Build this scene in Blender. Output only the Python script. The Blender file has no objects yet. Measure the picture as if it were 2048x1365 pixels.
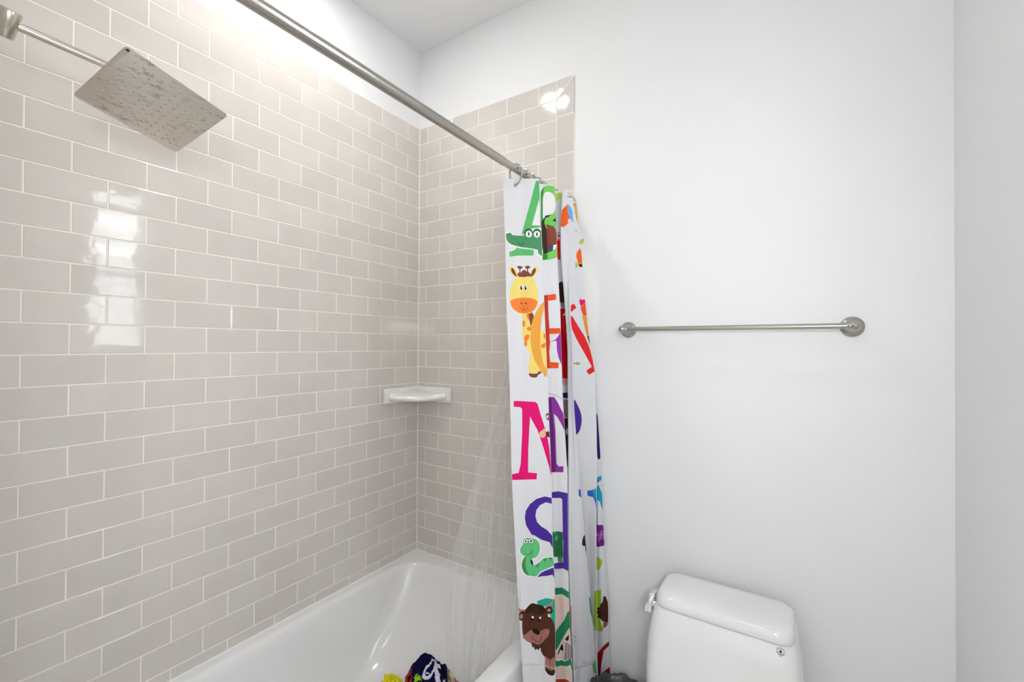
import bpy, bmesh, math, random
import numpy as np
from mathutils import Vector, Matrix, Quaternion
from mathutils.geometry import delaunay_2d_cdt
random.seed(7); np.random.seed(7)
PI = math.pi
SC = bpy.context.scene
COL = SC.collection

# ------------------------------------------------------------------ camera
def look(yaw, pitch, roll):
    F = Vector((-math.sin(yaw), math.cos(yaw), 0)); Rr = Vector((math.cos(yaw), math.sin(yaw), 0)); U = Vector((0, 0, 1))
    F2 = F*math.cos(pitch) + U*math.sin(pitch); U2 = U*math.cos(pitch) - F*math.sin(pitch)
    R3 = Rr*math.cos(roll) + U2*math.sin(roll); U3 = U2*math.cos(roll) - Rr*math.sin(roll)
    return Matrix((R3, U3, -F2)).transposed()
cam = bpy.data.cameras.new('camera'); cam_o = bpy.data.objects.new('camera', cam); COL.objects.link(cam_o)
cam.sensor_fit = 'HORIZONTAL'; cam.sensor_width = 36.0; cam.lens = 877.67/2048*36.0; cam.clip_start = 0.02
cam_o.matrix_world = Matrix.Translation((1.56922, -1.57867, 1.43058)) @ look(0.572075, 0.0089128, 0.0054469).to_4x4()
SC.camera = cam_o

# ------------------------------------------------------------------ world, lights, exposure
world = bpy.data.worlds.new('daylight'); SC.world = world; world.use_nodes = True
bg = world.node_tree.nodes['Background']; bg.inputs[0].default_value = (0.90, 0.95, 1.0, 1); bg.inputs[1].default_value = 22.0
SC.view_settings.view_transform = 'Standard'; SC.view_settings.look = 'None'
SC.view_settings.gamma = 1.0; SC.view_settings.use_curve_mapping = False
SC.view_settings.exposure = 0.02
def area_light(name, loc, size, power, colour, rot=(0, 0, 0), shape='DISK', size_y=None):
    l = bpy.data.lights.new(name, 'AREA'); l.shape = shape; l.size = size; l.energy = power; l.color = colour
    if size_y: l.size_y = size_y
    o = bpy.data.objects.new(name, l); o.location = loc; o.rotation_euler = rot; COL.objects.link(o); return o
# the recessed light over the tub, then unseen fill lights added at the ceiling and in the hall
area_light('tub_light', (0.385, -0.735, 2.868), 0.15, 5.2, (1.0, 0.985, 0.965))
area_light('room_fill_light', (1.36, -1.55, 2.825), 0.40, 0.8, (1.0, 0.985, 0.965))  # added soft fill from the ceiling behind the camera
area_light('hall_end_fill', (1.40, -4.55, 1.35), 1.1, 3.0, (0.93, 0.965, 1.0), (PI/2, 0, 0), 'RECTANGLE', 1.3)  # added low fill through the doorway; no window is built here
area_light('hall_fill_light', (1.30, -3.75, 2.55), 0.9, 14.0, (1.0, 0.99, 0.98), (0, 0, 0), 'SQUARE')  # added lamp that fills the unseen hall with light
for vy in (-1.50, -1.74, -1.98):                       # three unseen fill globes added by the right wall to brighten the alcove
    l = bpy.data.lights.new('fill_globe_light', 'POINT'); l.energy = 7.2; l.color = (1.0, 0.995, 0.99); l.shadow_soft_size = 0.055
    o = bpy.data.objects.new('fill_globe_light', l); o.location = (1.79, vy, 1.60); COL.objects.link(o)

# ------------------------------------------------------------------ helpers
def tag(o, label=None, cat=None, group=None, kind=None):
    if label: o['label'] = label
    if cat: o['category'] = cat
    if group: o['group'] = group
    if kind: o['kind'] = kind
    return o
def empty(name, loc=(0, 0, 0)):
    o = bpy.data.objects.new(name, None); o.location = loc; o.empty_display_size = 0.05; COL.objects.link(o); return o
def link(name, mesh, parent=None, loc=(0, 0, 0), rot=None):
    o = bpy.data.objects.new(name, mesh); o.location = loc
    if rot: o.rotation_euler = rot
    if parent: o.parent = parent
    COL.objects.link(o); return o
def finish(name, bm, mats, parent=None, smooth=True, loc=(0, 0, 0), angle=35):
    if not isinstance(mats, (list, tuple)): mats = [mats]
    bmesh.ops.recalc_face_normals(bm, faces=bm.faces)
    me = bpy.data.meshes.new(name); bm.to_mesh(me); bm.free()
    for m in mats: me.materials.append(m)
    if smooth:
        me.polygons.foreach_set('use_smooth', [True]*len(me.polygons))
        me.set_sharp_from_angle(angle=math.radians(angle))
    return link(name, me, parent, loc)
def add_box(bm, lo, hi, bevel=0, segs=2):
    r = bmesh.ops.create_cube(bm, size=1)
    lo = Vector(lo); hi = Vector(hi); c = (lo+hi)/2; s = hi-lo
    for v in r['verts']: v.co = Vector((v.co.x*s.x, v.co.y*s.y, v.co.z*s.z)) + c
    if bevel:
        es = list({e for v in r['verts'] for e in v.link_edges})
        bmesh.ops.bevel(bm, geom=es, offset=bevel, segments=segs, affect='EDGES', profile=0.5)
def loft(bm, rings, cap0=True, cap1=True, closed=True):
    R = [[bm.verts.new(p) for p in r] for r in rings]
    n = len(R[0])
    for a, b in zip(R, R[1:]):
        for i in range(n if closed else n-1):
            j = (i+1) % n
            bm.faces.new((a[i], a[j], b[j], b[i]))
    if cap0: bm.faces.new(R[0][::-1])
    if cap1: bm.faces.new(R[-1])
    return R
def frame_of(d):
    d = Vector(d).normalized(); a = Vector((0, 0, 1)) if abs(d.z) < 0.9 else Vector((1, 0, 0))
    u = d.cross(a).normalized(); v = d.cross(u).normalized(); return d, u, v
def lathe(bm, origin, axis, prof, n=40):
    """prof: (distance along the axis, radius)"""
    d, u, v = frame_of(axis); o = Vector(origin); rings = []
    for h, r in prof:
        rings.append([o + d*h + (u*math.cos(t) + v*math.sin(t))*max(r, 1e-5) for t in [2*PI*i/n for i in range(n)]])
    loft(bm, rings)
def tube(bm, pts, rad, n=16, closed=False):
    P = [Vector(p) for p in pts]; m = len(P); rings = []
    if not hasattr(rad, '__len__'): rad = [rad]*m
    up = None
    for i in range(m):
        if closed: t = (P[(i+1) % m]-P[(i-1) % m]).normalized()
        else: t = (P[min(m-1, i+1)]-P[max(0, i-1)]).normalized()
        if up is None: _, u, v = frame_of(t)
        else:
            u = (up - t*up.dot(t)).normalized(); v = t.cross(u)
        up = u
        rings.append([P[i] + (u*math.cos(a) + v*math.sin(a))*rad[i] for a in [2*PI*k/n for k in range(n)]])
    if closed:
        rings.append(rings[0]); loft(bm, rings, False, False); bmesh.ops.remove_doubles(bm, verts=bm.verts, dist=1e-6)
    else: loft(bm, rings)
def rrect(cx, cy, hx, hy, r, z, k=10, rr=None):
    """rounded rectangle ring; rr: four corner radii starting at +x+y, counter-clockwise"""
    rr = rr or [r]*4; out = []
    for q, (sx, sy) in enumerate(((1, 1), (-1, 1), (-1, -1), (1, -1))):
        rad = min(rr[q], hx-1e-4, hy-1e-4)
        for i in range(k+1):
            t = PI/2*q + PI/2*i/k
            out.append(Vector((cx + sx*(hx-rad) + rad*math.cos(t), cy + sy*(hy-rad) + rad*math.sin(t), z)))
    return out
def srgb(r, g, b):
    f = lambda c: ((c/255+0.055)/1.055)**2.4 if c/255 > 0.04045 else c/255/12.92
    return (f(r), f(g), f(b), 1)

# ------------------------------------------------------------------ materials
def new_mat(name):
    m = bpy.data.materials.new(name); m.use_nodes = True; nt = m.node_tree; return m, nt, nt.nodes['Principled BSDF']
def nd(nt, t, **k):
    n = nt.nodes.new(t)
    for a, b in k.items(): setattr(n, a, b)
    return n
def simple(name, col, rough=0.5, metal=0.0, bump=0.0, bscale=200, coat=0.0, var=0.0, spec=0.5):
    m, nt, p = new_mat(name)
    p.inputs['Base Color'].default_value = col; p.inputs['Roughness'].default_value = rough; p.inputs['Metallic'].default_value = metal
    p.inputs['Coat Weight'].default_value = coat; p.inputs['Coat Roughness'].default_value = 0.05; p.inputs['Specular IOR Level'].default_value = spec
    tc = nd(nt, 'ShaderNodeTexCoord'); nz = nd(nt, 'ShaderNodeTexNoise'); nz.inputs['Scale'].default_value = bscale; nz.inputs['Detail'].default_value = 3
    nt.links.new(tc.outputs['Object'], nz.inputs['Vector'])
    if bump:
        b = nd(nt, 'ShaderNodeBump'); b.inputs['Strength'].default_value = bump; b.inputs['Distance'].default_value = 0.001
        nt.links.new(nz.outputs['Fac'], b.inputs['Height']); nt.links.new(b.outputs['Normal'], p.inputs['Normal'])
    if var:
        mx = nd(nt, 'ShaderNodeMix', data_type='RGBA'); mx.inputs[6].default_value = col
        mx.inputs[7].default_value = tuple(c*(1-var) for c in col[:3]) + (1,)
        n2 = nd(nt, 'ShaderNodeTexNoise'); n2.inputs['Scale'].default_value = 3.0; nt.links.new(tc.outputs['Object'], n2.inputs['Vector'])
        nt.links.new(n2.outputs['Fac'], mx.inputs[0]); nt.links.new(mx.outputs[2], p.inputs['Base Color'])
    return m
M_paint = simple('white_wall_paint', (0.86, 0.868, 0.875, 1), 0.55, bump=0.08, bscale=350, var=0.02, spec=0.3)
M_ceiling = simple('white_ceiling_paint', (0.86, 0.862, 0.865, 1), 0.7, bump=0.05, var=0.02, spec=0.2)
M_grout = simple('ivory_grout', srgb(247, 243, 234), 0.85, bump=0.3, bscale=900)
M_trim = simple('white_gloss_trim', (0.85, 0.85, 0.84, 1), 0.3)
M_porcelain = simple('white_porcelain', (0.84, 0.842, 0.845, 1), 0.12, coat=0.4, bump=0.02, bscale=20)
M_tubglaze = simple('white_tub_enamel', (0.86, 0.862, 0.865, 1), 0.14, coat=0.4, bump=0.02, bscale=16)
M_shelf = simple('glazed_white_ceramic', (0.86, 0.85, 0.83, 1), 0.15, coat=0.5)
M_chrome = simple('polished_chrome', (0.82, 0.82, 0.82, 1), 0.12, 1.0)
M_black = simple('black_plastic', (0.02, 0.02, 0.02, 1), 0.4)
M_bag = simple('charcoal_plastic_bag', (0.055, 0.058, 0.06, 1), 0.3, bump=1.0, bscale=90)
M_bin = simple('grey_plastic', (0.25, 0.25, 0.26, 1), 0.4)
M_caulk = simple('white_caulk', (0.86, 0.86, 0.85, 1), 0.5)

def brushed(name, base, rough, axis, dirt=0.0):
    m, nt, p = new_mat(name)
    p.inputs['Metallic'].default_value = 1.0
    tc = nd(nt, 'ShaderNodeTexCoord'); mp = nd(nt, 'ShaderNodeMapping'); sc = [900, 900, 900]; sc[axis] = 6
    mp.inputs['Scale'].default_value = sc; nz = nd(nt, 'ShaderNodeTexNoise'); nz.inputs['Scale'].default_value = 1.0; nz.inputs['Detail'].default_value = 2
    nt.links.new(tc.outputs['Object'], mp.inputs['Vector']); nt.links.new(mp.outputs['Vector'], nz.inputs['Vector'])
    mr = nd(nt, 'ShaderNodeMapRange'); mr.inputs['To Min'].default_value = rough-0.07; mr.inputs['To Max'].default_value = rough+0.09
    nt.links.new(nz.outputs['Fac'], mr.inputs['Value']); nt.links.new(mr.outputs['Result'], p.inputs['Roughness'])
    cr = nd(nt, 'ShaderNodeMix', data_type='RGBA'); cr.inputs[6].default_value = tuple(c*0.86 for c in base[:3])+(1,); cr.inputs[7].default_value = base
    nt.links.new(nz.outputs['Fac'], cr.inputs[0]); out = cr.outputs[2]
    if dirt:
        n2 = nd(nt, 'ShaderNodeTexNoise'); n2.inputs['Scale'].default_value = 70; n2.inputs['Detail'].default_value = 5; n2.inputs['Roughness'].default_value = 0.65
        m2 = nd(nt, 'ShaderNodeMapping'); m2.inputs['Scale'].default_value = (1.0, 0.45, 1.0); m2.inputs['Rotation'].default_value = (0, 0, 0.3)
        nt.links.new(tc.outputs['Object'], m2.inputs['Vector']); nt.links.new(m2.outputs['Vector'], n2.inputs['Vector'])
        rp = nd(nt, 'ShaderNodeMapRange'); rp.inputs['From Min'].default_value = 0.56; rp.inputs['From Max'].default_value = 0.68; rp.inputs['To Max'].default_value = dirt
        nt.links.new(n2.outputs['Fac'], rp.inputs['Value'])
        mx = nd(nt, 'ShaderNodeMix', data_type='RGBA'); mx.inputs[7].default_value = srgb(120, 96, 80)
        nt.links.new(rp.outputs['Result'], mx.inputs[0]); nt.links.new(out, mx.inputs[6]); out = mx.outputs[2]
        rg = nd(nt, 'ShaderNodeMath', operation='MULTIPLY_ADD'); rg.inputs[1].default_value = 0.35
        nt.links.new(rp.outputs['Result'], rg.inputs[0]); nt.links.new(mr.outputs['Result'], rg.inputs[2]); nt.links.new(rg.outputs[0], p.inputs['Roughness'])
    nt.links.new(out, p.inputs['Base Color']); return m
M_rod = brushed('brushed_nickel_rod', (0.50, 0.47, 0.43, 1), 0.25, 1)
M_bar = brushed('brushed_nickel_bar', (0.46, 0.45, 0.41, 1), 0.26, 0)
M_arm = brushed('polished_nickel_arm', (0.64, 0.60, 0.53, 1), 0.20, 1)
M_head = brushed('stained_steel_plate', (0.84, 0.79, 0.72, 1), 0.40, 0, dirt=0.5)

def tile_mat():
    m, nt, p = new_mat('greige_glazed_tile')
    oi = nd(nt, 'ShaderNodeObjectInfo'); tc = nd(nt, 'ShaderNodeTexCoord')
    add = nd(nt, 'ShaderNodeVectorMath', operation='MULTIPLY_ADD'); add.inputs[1].default_value = (1, 1, 1)
    cmb = nd(nt, 'ShaderNodeCombineXYZ'); mul = nd(nt, 'ShaderNodeMath', operation='MULTIPLY'); mul.inputs[1].default_value = 57.0
    nt.links.new(oi.outputs['Random'], mul.inputs[0]); nt.links.new(mul.outputs[0], cmb.inputs[0]); nt.links.new(mul.outputs[0], cmb.inputs[2])
    nt.links.new(tc.outputs['Object'], add.inputs[0]); nt.links.new(cmb.outputs[0], add.inputs[2])
    nz = nd(nt, 'ShaderNodeTexNoise'); nz.inputs['Scale'].default_value = 11; nz.inputs['Detail'].default_value = 1
    nt.links.new(add.outputs[0], nz.inputs['Vector'])
    ramp = nd(nt, 'ShaderNodeValToRGB'); e = ramp.color_ramp.elements
    e[0].position = 0.3; e[0].color = srgb(215, 208, 201); e[1].position = 0.7; e[1].color = srgb(216, 212, 204)
    mid = ramp.color_ramp.elements.new(0.5); mid.color = srgb(215, 209, 203)
    nt.links.new(nz.outputs['Fac'], ramp.inputs[0])
    hsv = nd(nt, 'ShaderNodeHueSaturation'); mr = nd(nt, 'ShaderNodeMapRange'); mr.inputs['To Min'].default_value = 0.965; mr.inputs['To Max'].default_value = 1.035
    nt.links.new(oi.outputs['Random'], mr.inputs['Value']); nt.links.new(mr.outputs['Result'], hsv.inputs['Value']); nt.links.new(ramp.outputs[0], hsv.inputs['Color'])
    nt.links.new(hsv.outputs['Color'], p.inputs['Base Color'])
    p.inputs['Roughness'].default_value = 0.07; p.inputs['IOR'].default_value = 1.5; p.inputs['Coat Weight'].default_value = 0.2; p.inputs['Coat Roughness'].default_value = 0.03
    b = nd(nt, 'ShaderNodeBump'); b.inputs['Strength'].default_value = 0.10; b.inputs['Distance'].default_value = 0.004
    n2 = nd(nt, 'ShaderNodeTexNoise'); n2.inputs['Scale'].default_value = 22; nt.links.new(add.outputs[0], n2.inputs['Vector'])
    nt.links.new(n2.outputs['Fac'], b.inputs['Height']); nt.links.new(b.outputs['Normal'], p.inputs['Normal']); nt.links.new(b.outputs['Normal'], p.inputs['Coat Normal'])
    return m
M_tile = tile_mat()
def floor_mat():
    m, nt, p = new_mat('grey_floor_tile')
    tc = nd(nt, 'ShaderNodeTexCoord'); nz = nd(nt, 'ShaderNodeTexNoise'); nz.inputs['Scale'].default_value = 4; nt.links.new(tc.outputs['Object'], nz.inputs['Vector'])
    r = nd(nt, 'ShaderNodeValToRGB'); r.color_ramp.elements[0].color = srgb(232, 228, 222); r.color_ramp.elements[1].color = srgb(242, 239, 234)
    nt.links.new(nz.outputs['Fac'], r.inputs[0]); nt.links.new(r.outputs[0], p.inputs['Base Color']); p.inputs['Roughness'].default_value = 0.35; return m
M_floor = floor_mat()
def curtain_mat():
    m, nt, p = new_mat('printed_polyester')
    at = nd(nt, 'ShaderNodeAttribute'); at.attribute_name = 'print'
    nt.links.new(at.outputs['Color'], p.inputs['Base Color']); p.inputs['Roughness'].default_value = 0.6; p.inputs['Specular IOR Level'].default_value = 0.25
    tr = nd(nt, 'ShaderNodeBsdfTranslucent'); nt.links.new(at.outputs['Color'], tr.inputs['Color'])
    mx = nd(nt, 'ShaderNodeMixShader'); mx.inputs[0].default_value = 0.22
    out = nt.nodes['Material Output']; nt.links.new(p.outputs[0], mx.inputs[1]); nt.links.new(tr.outputs[0], mx.inputs[2]); nt.links.new(mx.outputs[0], out.inputs[0])
    tc = nd(nt, 'ShaderNodeTexCoord'); n1 = nd(nt, 'ShaderNodeTexNoise'); n1.inputs['Scale'].default_value = 28; n1.inputs['Detail'].default_value = 4
    mp = nd(nt, 'ShaderNodeMapping'); mp.inputs['Scale'].default_value = (1, 1, 0.45); nt.links.new(tc.outputs['Object'], mp.inputs['Vector']); nt.links.new(mp.outputs[0], n1.inputs['Vector'])
    b = nd(nt, 'ShaderNodeBump'); b.inputs['Strength'].default_value = 0.35; b.inputs['Distance'].default_value = 0.006
    nt.links.new(n1.outputs['Fac'], b.inputs['Height']); nt.links.new(b.outputs['Normal'], p.inputs['Normal']); return m
M_curtain = curtain_mat()
def liner_mat():
    m, nt, p = new_mat('clear_vinyl_liner')
    out = nt.nodes['Material Output']
    p.inputs['Base Color'].default_value = (0.95, 0.95, 0.945, 1); p.inputs['Roughness'].default_value = 0.22
    tp = nd(nt, 'ShaderNodeBsdfTransparent'); tp.inputs[0].default_value = (0.97, 0.975, 0.97, 1)
    tl = nd(nt, 'ShaderNodeBsdfTranslucent'); tl.inputs[0].default_value = (0.95, 0.95, 0.945, 1)
    uv = nd(nt, 'ShaderNodeUVMap'); mp = nd(nt, 'ShaderNodeMapping'); mp.inputs['Scale'].default_value = (15, 0.8, 1)
    nz = nd(nt, 'ShaderNodeTexNoise'); nz.inputs['Scale'].default_value = 1; nz.inputs['Detail'].default_value = 2
    nt.links.new(uv.outputs[0], mp.inputs[0]); nt.links.new(mp.outputs[0], nz.inputs['Vector'])
    mr = nd(nt, 'ShaderNodeMapRange'); mr.inputs['From Min'].default_value = 0.40; mr.inputs['From Max'].default_value = 0.72; mr.inputs['To Min'].default_value = 0.19; mr.inputs['To Max'].default_value = 0.36
    nt.links.new(nz.outputs['Fac'], mr.inputs['Value'])
    a = nd(nt, 'ShaderNodeMixShader'); a.inputs[0].default_value = 0.5; nt.links.new(p.outputs[0], a.inputs[1]); nt.links.new(tl.outputs[0], a.inputs[2])
    mx = nd(nt, 'ShaderNodeMixShader'); nt.links.new(mr.outputs['Result'], mx.inputs[0]); nt.links.new(tp.outputs[0], mx.inputs[1]); nt.links.new(a.outputs[0], mx.inputs[2])
    nt.links.new(mx.outputs[0], out.inputs[0])
    b = nd(nt, 'ShaderNodeBump'); b.inputs['Strength'].default_value = 0.3; b.inputs['Distance'].default_value = 0.003
    nt.links.new(nz.outputs['Fac'], b.inputs['Height']); nt.links.new(b.outputs['Normal'], p.inputs['Normal']); return m
M_liner = liner_mat()
def cloth_mat(name, col=None):
    m, nt, p = new_mat(name)
    if col: p.inputs['Base Color'].default_value = col
    else:
        at = nd(nt, 'ShaderNodeAttribute'); at.attribute_name = 'print'; nt.links.new(at.outputs['Color'], p.inputs['Base Color'])
    p.inputs['Roughness'].default_value = 0.95; p.inputs['Specular IOR Level'].default_value = 0.1
    tc = nd(nt, 'ShaderNodeTexCoord'); nz = nd(nt, 'ShaderNodeTexVoronoi'); nz.inputs['Scale'].default_value = 520; nt.links.new(tc.outputs['Object'], nz.inputs['Vector'])
    b = nd(nt, 'ShaderNodeBump'); b.inputs['Strength'].default_value = 0.9; b.inputs['Distance'].default_value = 0.002
    nt.links.new(nz.outputs['Distance'], b.inputs['Height']); nt.links.new(b.outputs['Normal'], p.inputs['Normal']); return m
M_glass, _nt, _p = new_mat('clear_glass'); _p.inputs['Transmission Weight'].default_value = 1.0; _p.inputs['Roughness'].default_value = 0.0; _p.inputs['IOR'].default_value = 1.05
M_lamp, _nt, _p = new_mat('lit_lamp_lens'); _p.inputs['Emission Color'].default_value = (1, 0.97, 0.93, 1); _p.inputs['Emission Strength'].default_value = 6.0

# ------------------------------------------------------------------ the room
CEIL = 2.885; XR = 1.92; YF = -2.90; YP = -1.525; WB = 0.006; WL = -0.006
P = 0.0787; TW = 0.1564; Z0 = 1.400; ZTOP = Z0 + 14*P; DECK = 0.418
def struct(name, bm, m, parent=None):
    o = finish(name, bm, m, parent, smooth=False)
    if not parent: o['kind'] = 'structure'
    return o
bm = bmesh.new(); add_box(bm, (-0.14, YF-0.12, -0.06), (XR+0.14, 0.14, 0)); floor = struct('floor', bm, M_floor)
bm = bmesh.new()
H = 0.085   # the hole for the recessed light over the tub
add_box(bm, (-0.14, YF-0.12, CEIL), (XR+0.14, 0.14, CEIL+0.08)); ceiling = struct('ceiling', bm, M_ceiling)
bm = bmesh.new(); add_box(bm, (-0.12, YF-0.12, 0), (WL, 0.12, CEIL)); wall_left = struct('wall_left', bm, M_paint)
bm = bmesh.new(); add_box(bm, (WL, WB, 0), (XR+0.12, 0.12, CEIL)); wall_back = struct('wall_back', bm, M_paint)
bm = bmesh.new(); add_box(bm, (WL, YF-0.12, 0), (0.98, YF, CEIL)); add_box(bm, (1.78, YF-0.12, 0), (XR+0.12, YF, CEIL)); add_box(bm, (0.98, YF-0.12, 2.05), (1.78, YF, CEIL)); struct('wall_front', bm, M_paint)  # doorway opening added so fill light from the hall comes in
bm = bmesh.new(); add_box(bm, (0.0, -4.72, 0), (2.6, -4.60, 2.7)); add_box(bm, (-0.12, -4.72, 0), (0.0, YF-0.12, 2.7)); add_box(bm, (2.6, -4.72, 0), (2.72, YF-0.12, 2.7)); add_box(bm, (XR+0.12, YF-0.12, 0), (2.72, YF-0.0, 2.7)); struct('wall_added_hall', bm, M_paint)  # unseen hall, its walls, ceiling and floor added to bring in low fill light
bm = bmesh.new(); add_box(bm, (-0.12, -4.72, 2.7), (2.72, YF-0.12, 2.78)); struct('ceiling_added_hall', bm, M_ceiling)
bm = bmesh.new(); add_box(bm, (-0.12, -4.72, -0.06), (2.72, YF-0.12, 0.0)); struct('floor_added_hall', bm, M_floor)
bm = bmesh.new()
for lo, hi in (((0.91, YF, 0), (0.98, YF+0.016, 2.12)), ((1.78, YF, 0), (1.85, YF+0.016, 2.12)), ((0.91, YF, 2.05), (1.85, YF+0.016, 2.12))): add_box(bm, lo, hi, 0.002)
struct('added_door_frame', bm, M_trim)['kind'] = 'structure'  # unseen trim around the added doorway
bm = bmesh.new(); add_box(bm, (WL, YF, 0), (0.86, YP, CEIL)); wall_plumbing = struct('wall_plumbing', bm, M_paint)
WY0, WY1, WZ0, WZ1 = -0.745, -0.490, 1.385, 2.385
bm = bmesh.new()
add_box(bm, (XR, YF, 0), (XR+0.12, WY0, CEIL)); add_box(bm, (XR, WY1, 0), (XR+0.12, WB, CEIL))
add_box(bm, (XR, WY0, 0), (XR+0.12, WY1, WZ0)); add_box(bm, (XR, WY0, WZ1), (XR+0.12, WY1, CEIL)); struct('wall_right', bm, M_paint)
bm = bmesh.new(); add_box(bm, (0.842, -0.010, 0), (1.905, WB, 0.09), 0.002); struct('baseboard_back', bm, M_trim)
bm = bmesh.new(); add_box(bm, (XR-0.014, YF, 0), (XR, WB, 0.09), 0.002); struct('baseboard_right', bm, M_trim)
# window in the right wall, seen only mirrored in the glazed tiles
win = empty('window_1', (XR, (WY0+WY1)/2, WZ0)); win['kind'] = 'structure'
def wpart(name, boxes, m, bev=0.001):
    bm = bmesh.new()
    for lo, hi in boxes: add_box(bm, lo, hi, bev, 1)
    o = finish(name, bm, m, win, smooth=False); o.location = -Vector(win.location); return o
wpart('frame', [((XR+0.06, WY0, WZ0), (XR+0.10, WY0+0.022, WZ1)), ((XR+0.06, WY1-0.022, WZ0), (XR+0.10, WY1, WZ1)), ((XR+0.06, WY0, WZ0), (XR+0.10, WY1, WZ0+0.03)),
    ((XR+0.06, WY0, WZ1-0.03), (XR+0.10, WY1, WZ1)), ((XR+0.055, WY0, 1.84), (XR+0.10, WY1, 1.875))], M_trim)
wpart('pane', [((XR+0.078, WY0+0.02, WZ0+0.02), (XR+0.082, WY1-0.02, WZ1-0.02))], M_glass, 0)
wpart('window_sill', [((XR-0.012, WY0-0.02, WZ0-0.02), (XR+0.12, WY1+0.02, WZ0))], M_trim)
nslat = 30
bm = bmesh.new()
tilt = math.radians(42)
for i in range(nslat):
    z = WZ0+0.02 + (WZ1-WZ0-0.06)*i/(nslat-1)
    a = tilt if i not in (18, 19, 23, 24) else math.radians(4)
    dx, dz = 0.013*math.cos(a), 0.013*math.sin(a)
    add_box(bm, (-0.013, WY0+0.004, -0.0006), (0.013, WY1-0.004, 0.0006))
    vs = bm.verts[-8:] if False else list(bm.verts)[-8:]
    for v in vs:
        x, zz = v.co.x, v.co.z
        v.co.x = XR+0.03 + x*math.cos(a) - zz*math.sin(a); v.co.z = z + x*math.sin(a) + zz*math.cos(a)
mi = finish('blind_slats', bm, M_trim, win, smooth=False); mi.location = -Vector(win.location); mi['kind'] = 'stuff'

# ------------------------------------------------------------------ wall tiles, each a piece of its wall
J = 0.0030; TH = 0.006
_tiles = {}
def tile_mesh(w, h):
    k = (round(w, 3), round(h, 3))
    if k not in _tiles:
        bm = bmesh.new(); w2, h2 = w/2, h/2; b = 0.0013
        def ring(dx, dz, y): return [Vector((-w2+dx, y, -h2+dz)), Vector((w2-dx, y, -h2+dz)), Vector((w2-dx, y, h2-dz)), Vector((-w2+dx, y, h2-dz))]
        rs = [ring(0, 0, 0.0), ring(0, 0, -TH+0.0012), ring(b*0.35, b*0.35, -TH+0.0004), ring(b, b, -TH)]
        loft(bm, rs, cap0=False)
        bmesh.ops.recalc_face_normals(bm, faces=bm.faces)
        me = bpy.data.meshes.new('tile'); bm.to_mesh(me); bm.free(); me.materials.append(M_tile); _tiles[k] = me
    return _tiles[k]
# local frame of a tile: x along the wall, -y out of the wall, z up
def lay(wall, to_world, u0, u1, z0, z1):
    w = u1-u0-J; h = z1-z0-J
    if w < 0.004 or h < 0.004: return
    o = bpy.data.objects.new('tile', tile_mesh(w, h)); o.parent = wall
    loc, rz = to_world((u0+u1)/2, (z0+z1)/2)
    o.location = loc; o.rotation_euler = (random.gauss(0, 0.0012), random.gauss(0, 0.0005), rz + random.gauss(0, 0.0012)); COL.objects.link(o)
def left_w(u, z): return (0.0-TH*0+(-TH), -u, z), PI/2      # u is the distance from the corner; faces +x
def back_w(u, z): return (u, TH, z), 0.0
BOT = DECK-0.012
def course_rows():
    for l in range(-14, 13):
        zt = Z0 - l*P; zb = max(zt-P, BOT)
        yield l, zt, zb
DL0, EL0 = 0.0791, 0.0517
for l, zt, zb in course_rows():
    off = 0 if l % 2 == 0 else -0.5+(-0.0415)+0.0
    js = [0.0]; k = 0
    while True:
        v = DL0 + (k+(off if off else 0))*TW
        if v > -YP-0.001: break
        if v > 0.012: js.append(v)
        k += 1
    js.append(-YP)
    for a, b in zip(js, js[1:]): lay(wall_left, left_w, a, b, zb, zt)
XE = 0.8375; XC = 0.7605
for l, zt, zb in course_rows():
    off = 0 if l % 2 == 0 else -0.5+0.0346
    js = [0.0]; k = 0
    while True:
        v = EL0 + (k+off)*TW
        if v > XC-0.012: break
        if v > 0.012: js.append(v)
        k += 1
    js.append(XC)
    for a, b in zip(js, js[1:]): lay(wall_back, back_w, a, b, zb, zt)
# column of upright edge tiles, the top pair mitred
zs = [2.352, 2.197, 2.042]
while zs[-1] > 0.58: zs.append(zs[-1]-0.1556)
zs.append(BOT)
for a, b in zip(zs, zs[1:]): lay(wall_back, back_w, XC, XE, b, a)
def mitre(pts):
    bm = bmesh.new(); c = sum((Vector(p) for p in pts), Vector((0, 0, 0)))/len(pts)
    def ring(sh, y): return [Vector((p[0]+(c.x-p[0])*sh, y, p[2]+(c.z-p[2])*sh)) for p in pts]
    loft(bm, [ring(0, WB), ring(0, 0.0012), ring(0.03, 0.0002), ring(0.1, 0.0)], cap0=False)
    o = finish('tile', bm, M_tile, wall_back)
mitre([(XC+J/2, 0, 2.352+J/2), (XE, 0, 2.352+J/2), (XE, 0, ZTOP-J), (XC+J/2, 0, ZTOP-P-J/2)])
# the top course reaches over to the mitre
mitre([(XC+J/2, 0, ZTOP-P+J), (XE-J, 0, ZTOP-J/3), (XC+J/2, 0, ZTOP-J/3)])
# grout beds just behind the tile faces
def slab(name, lo, hi, m, parent):
    bm = bmesh.new(); add_box(bm, lo, hi); return finish(name, bm, m, parent, smooth=False)
slab('grout', (WL-0.001, YP, BOT), (-0.0008, 0.0, ZTOP-0.0005), M_grout, wall_left)
slab('grout', (0.0, 0.0008, BOT), (XE-0.0008, WB+0.001, ZTOP-0.0005), M_grout, wall_back)
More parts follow.
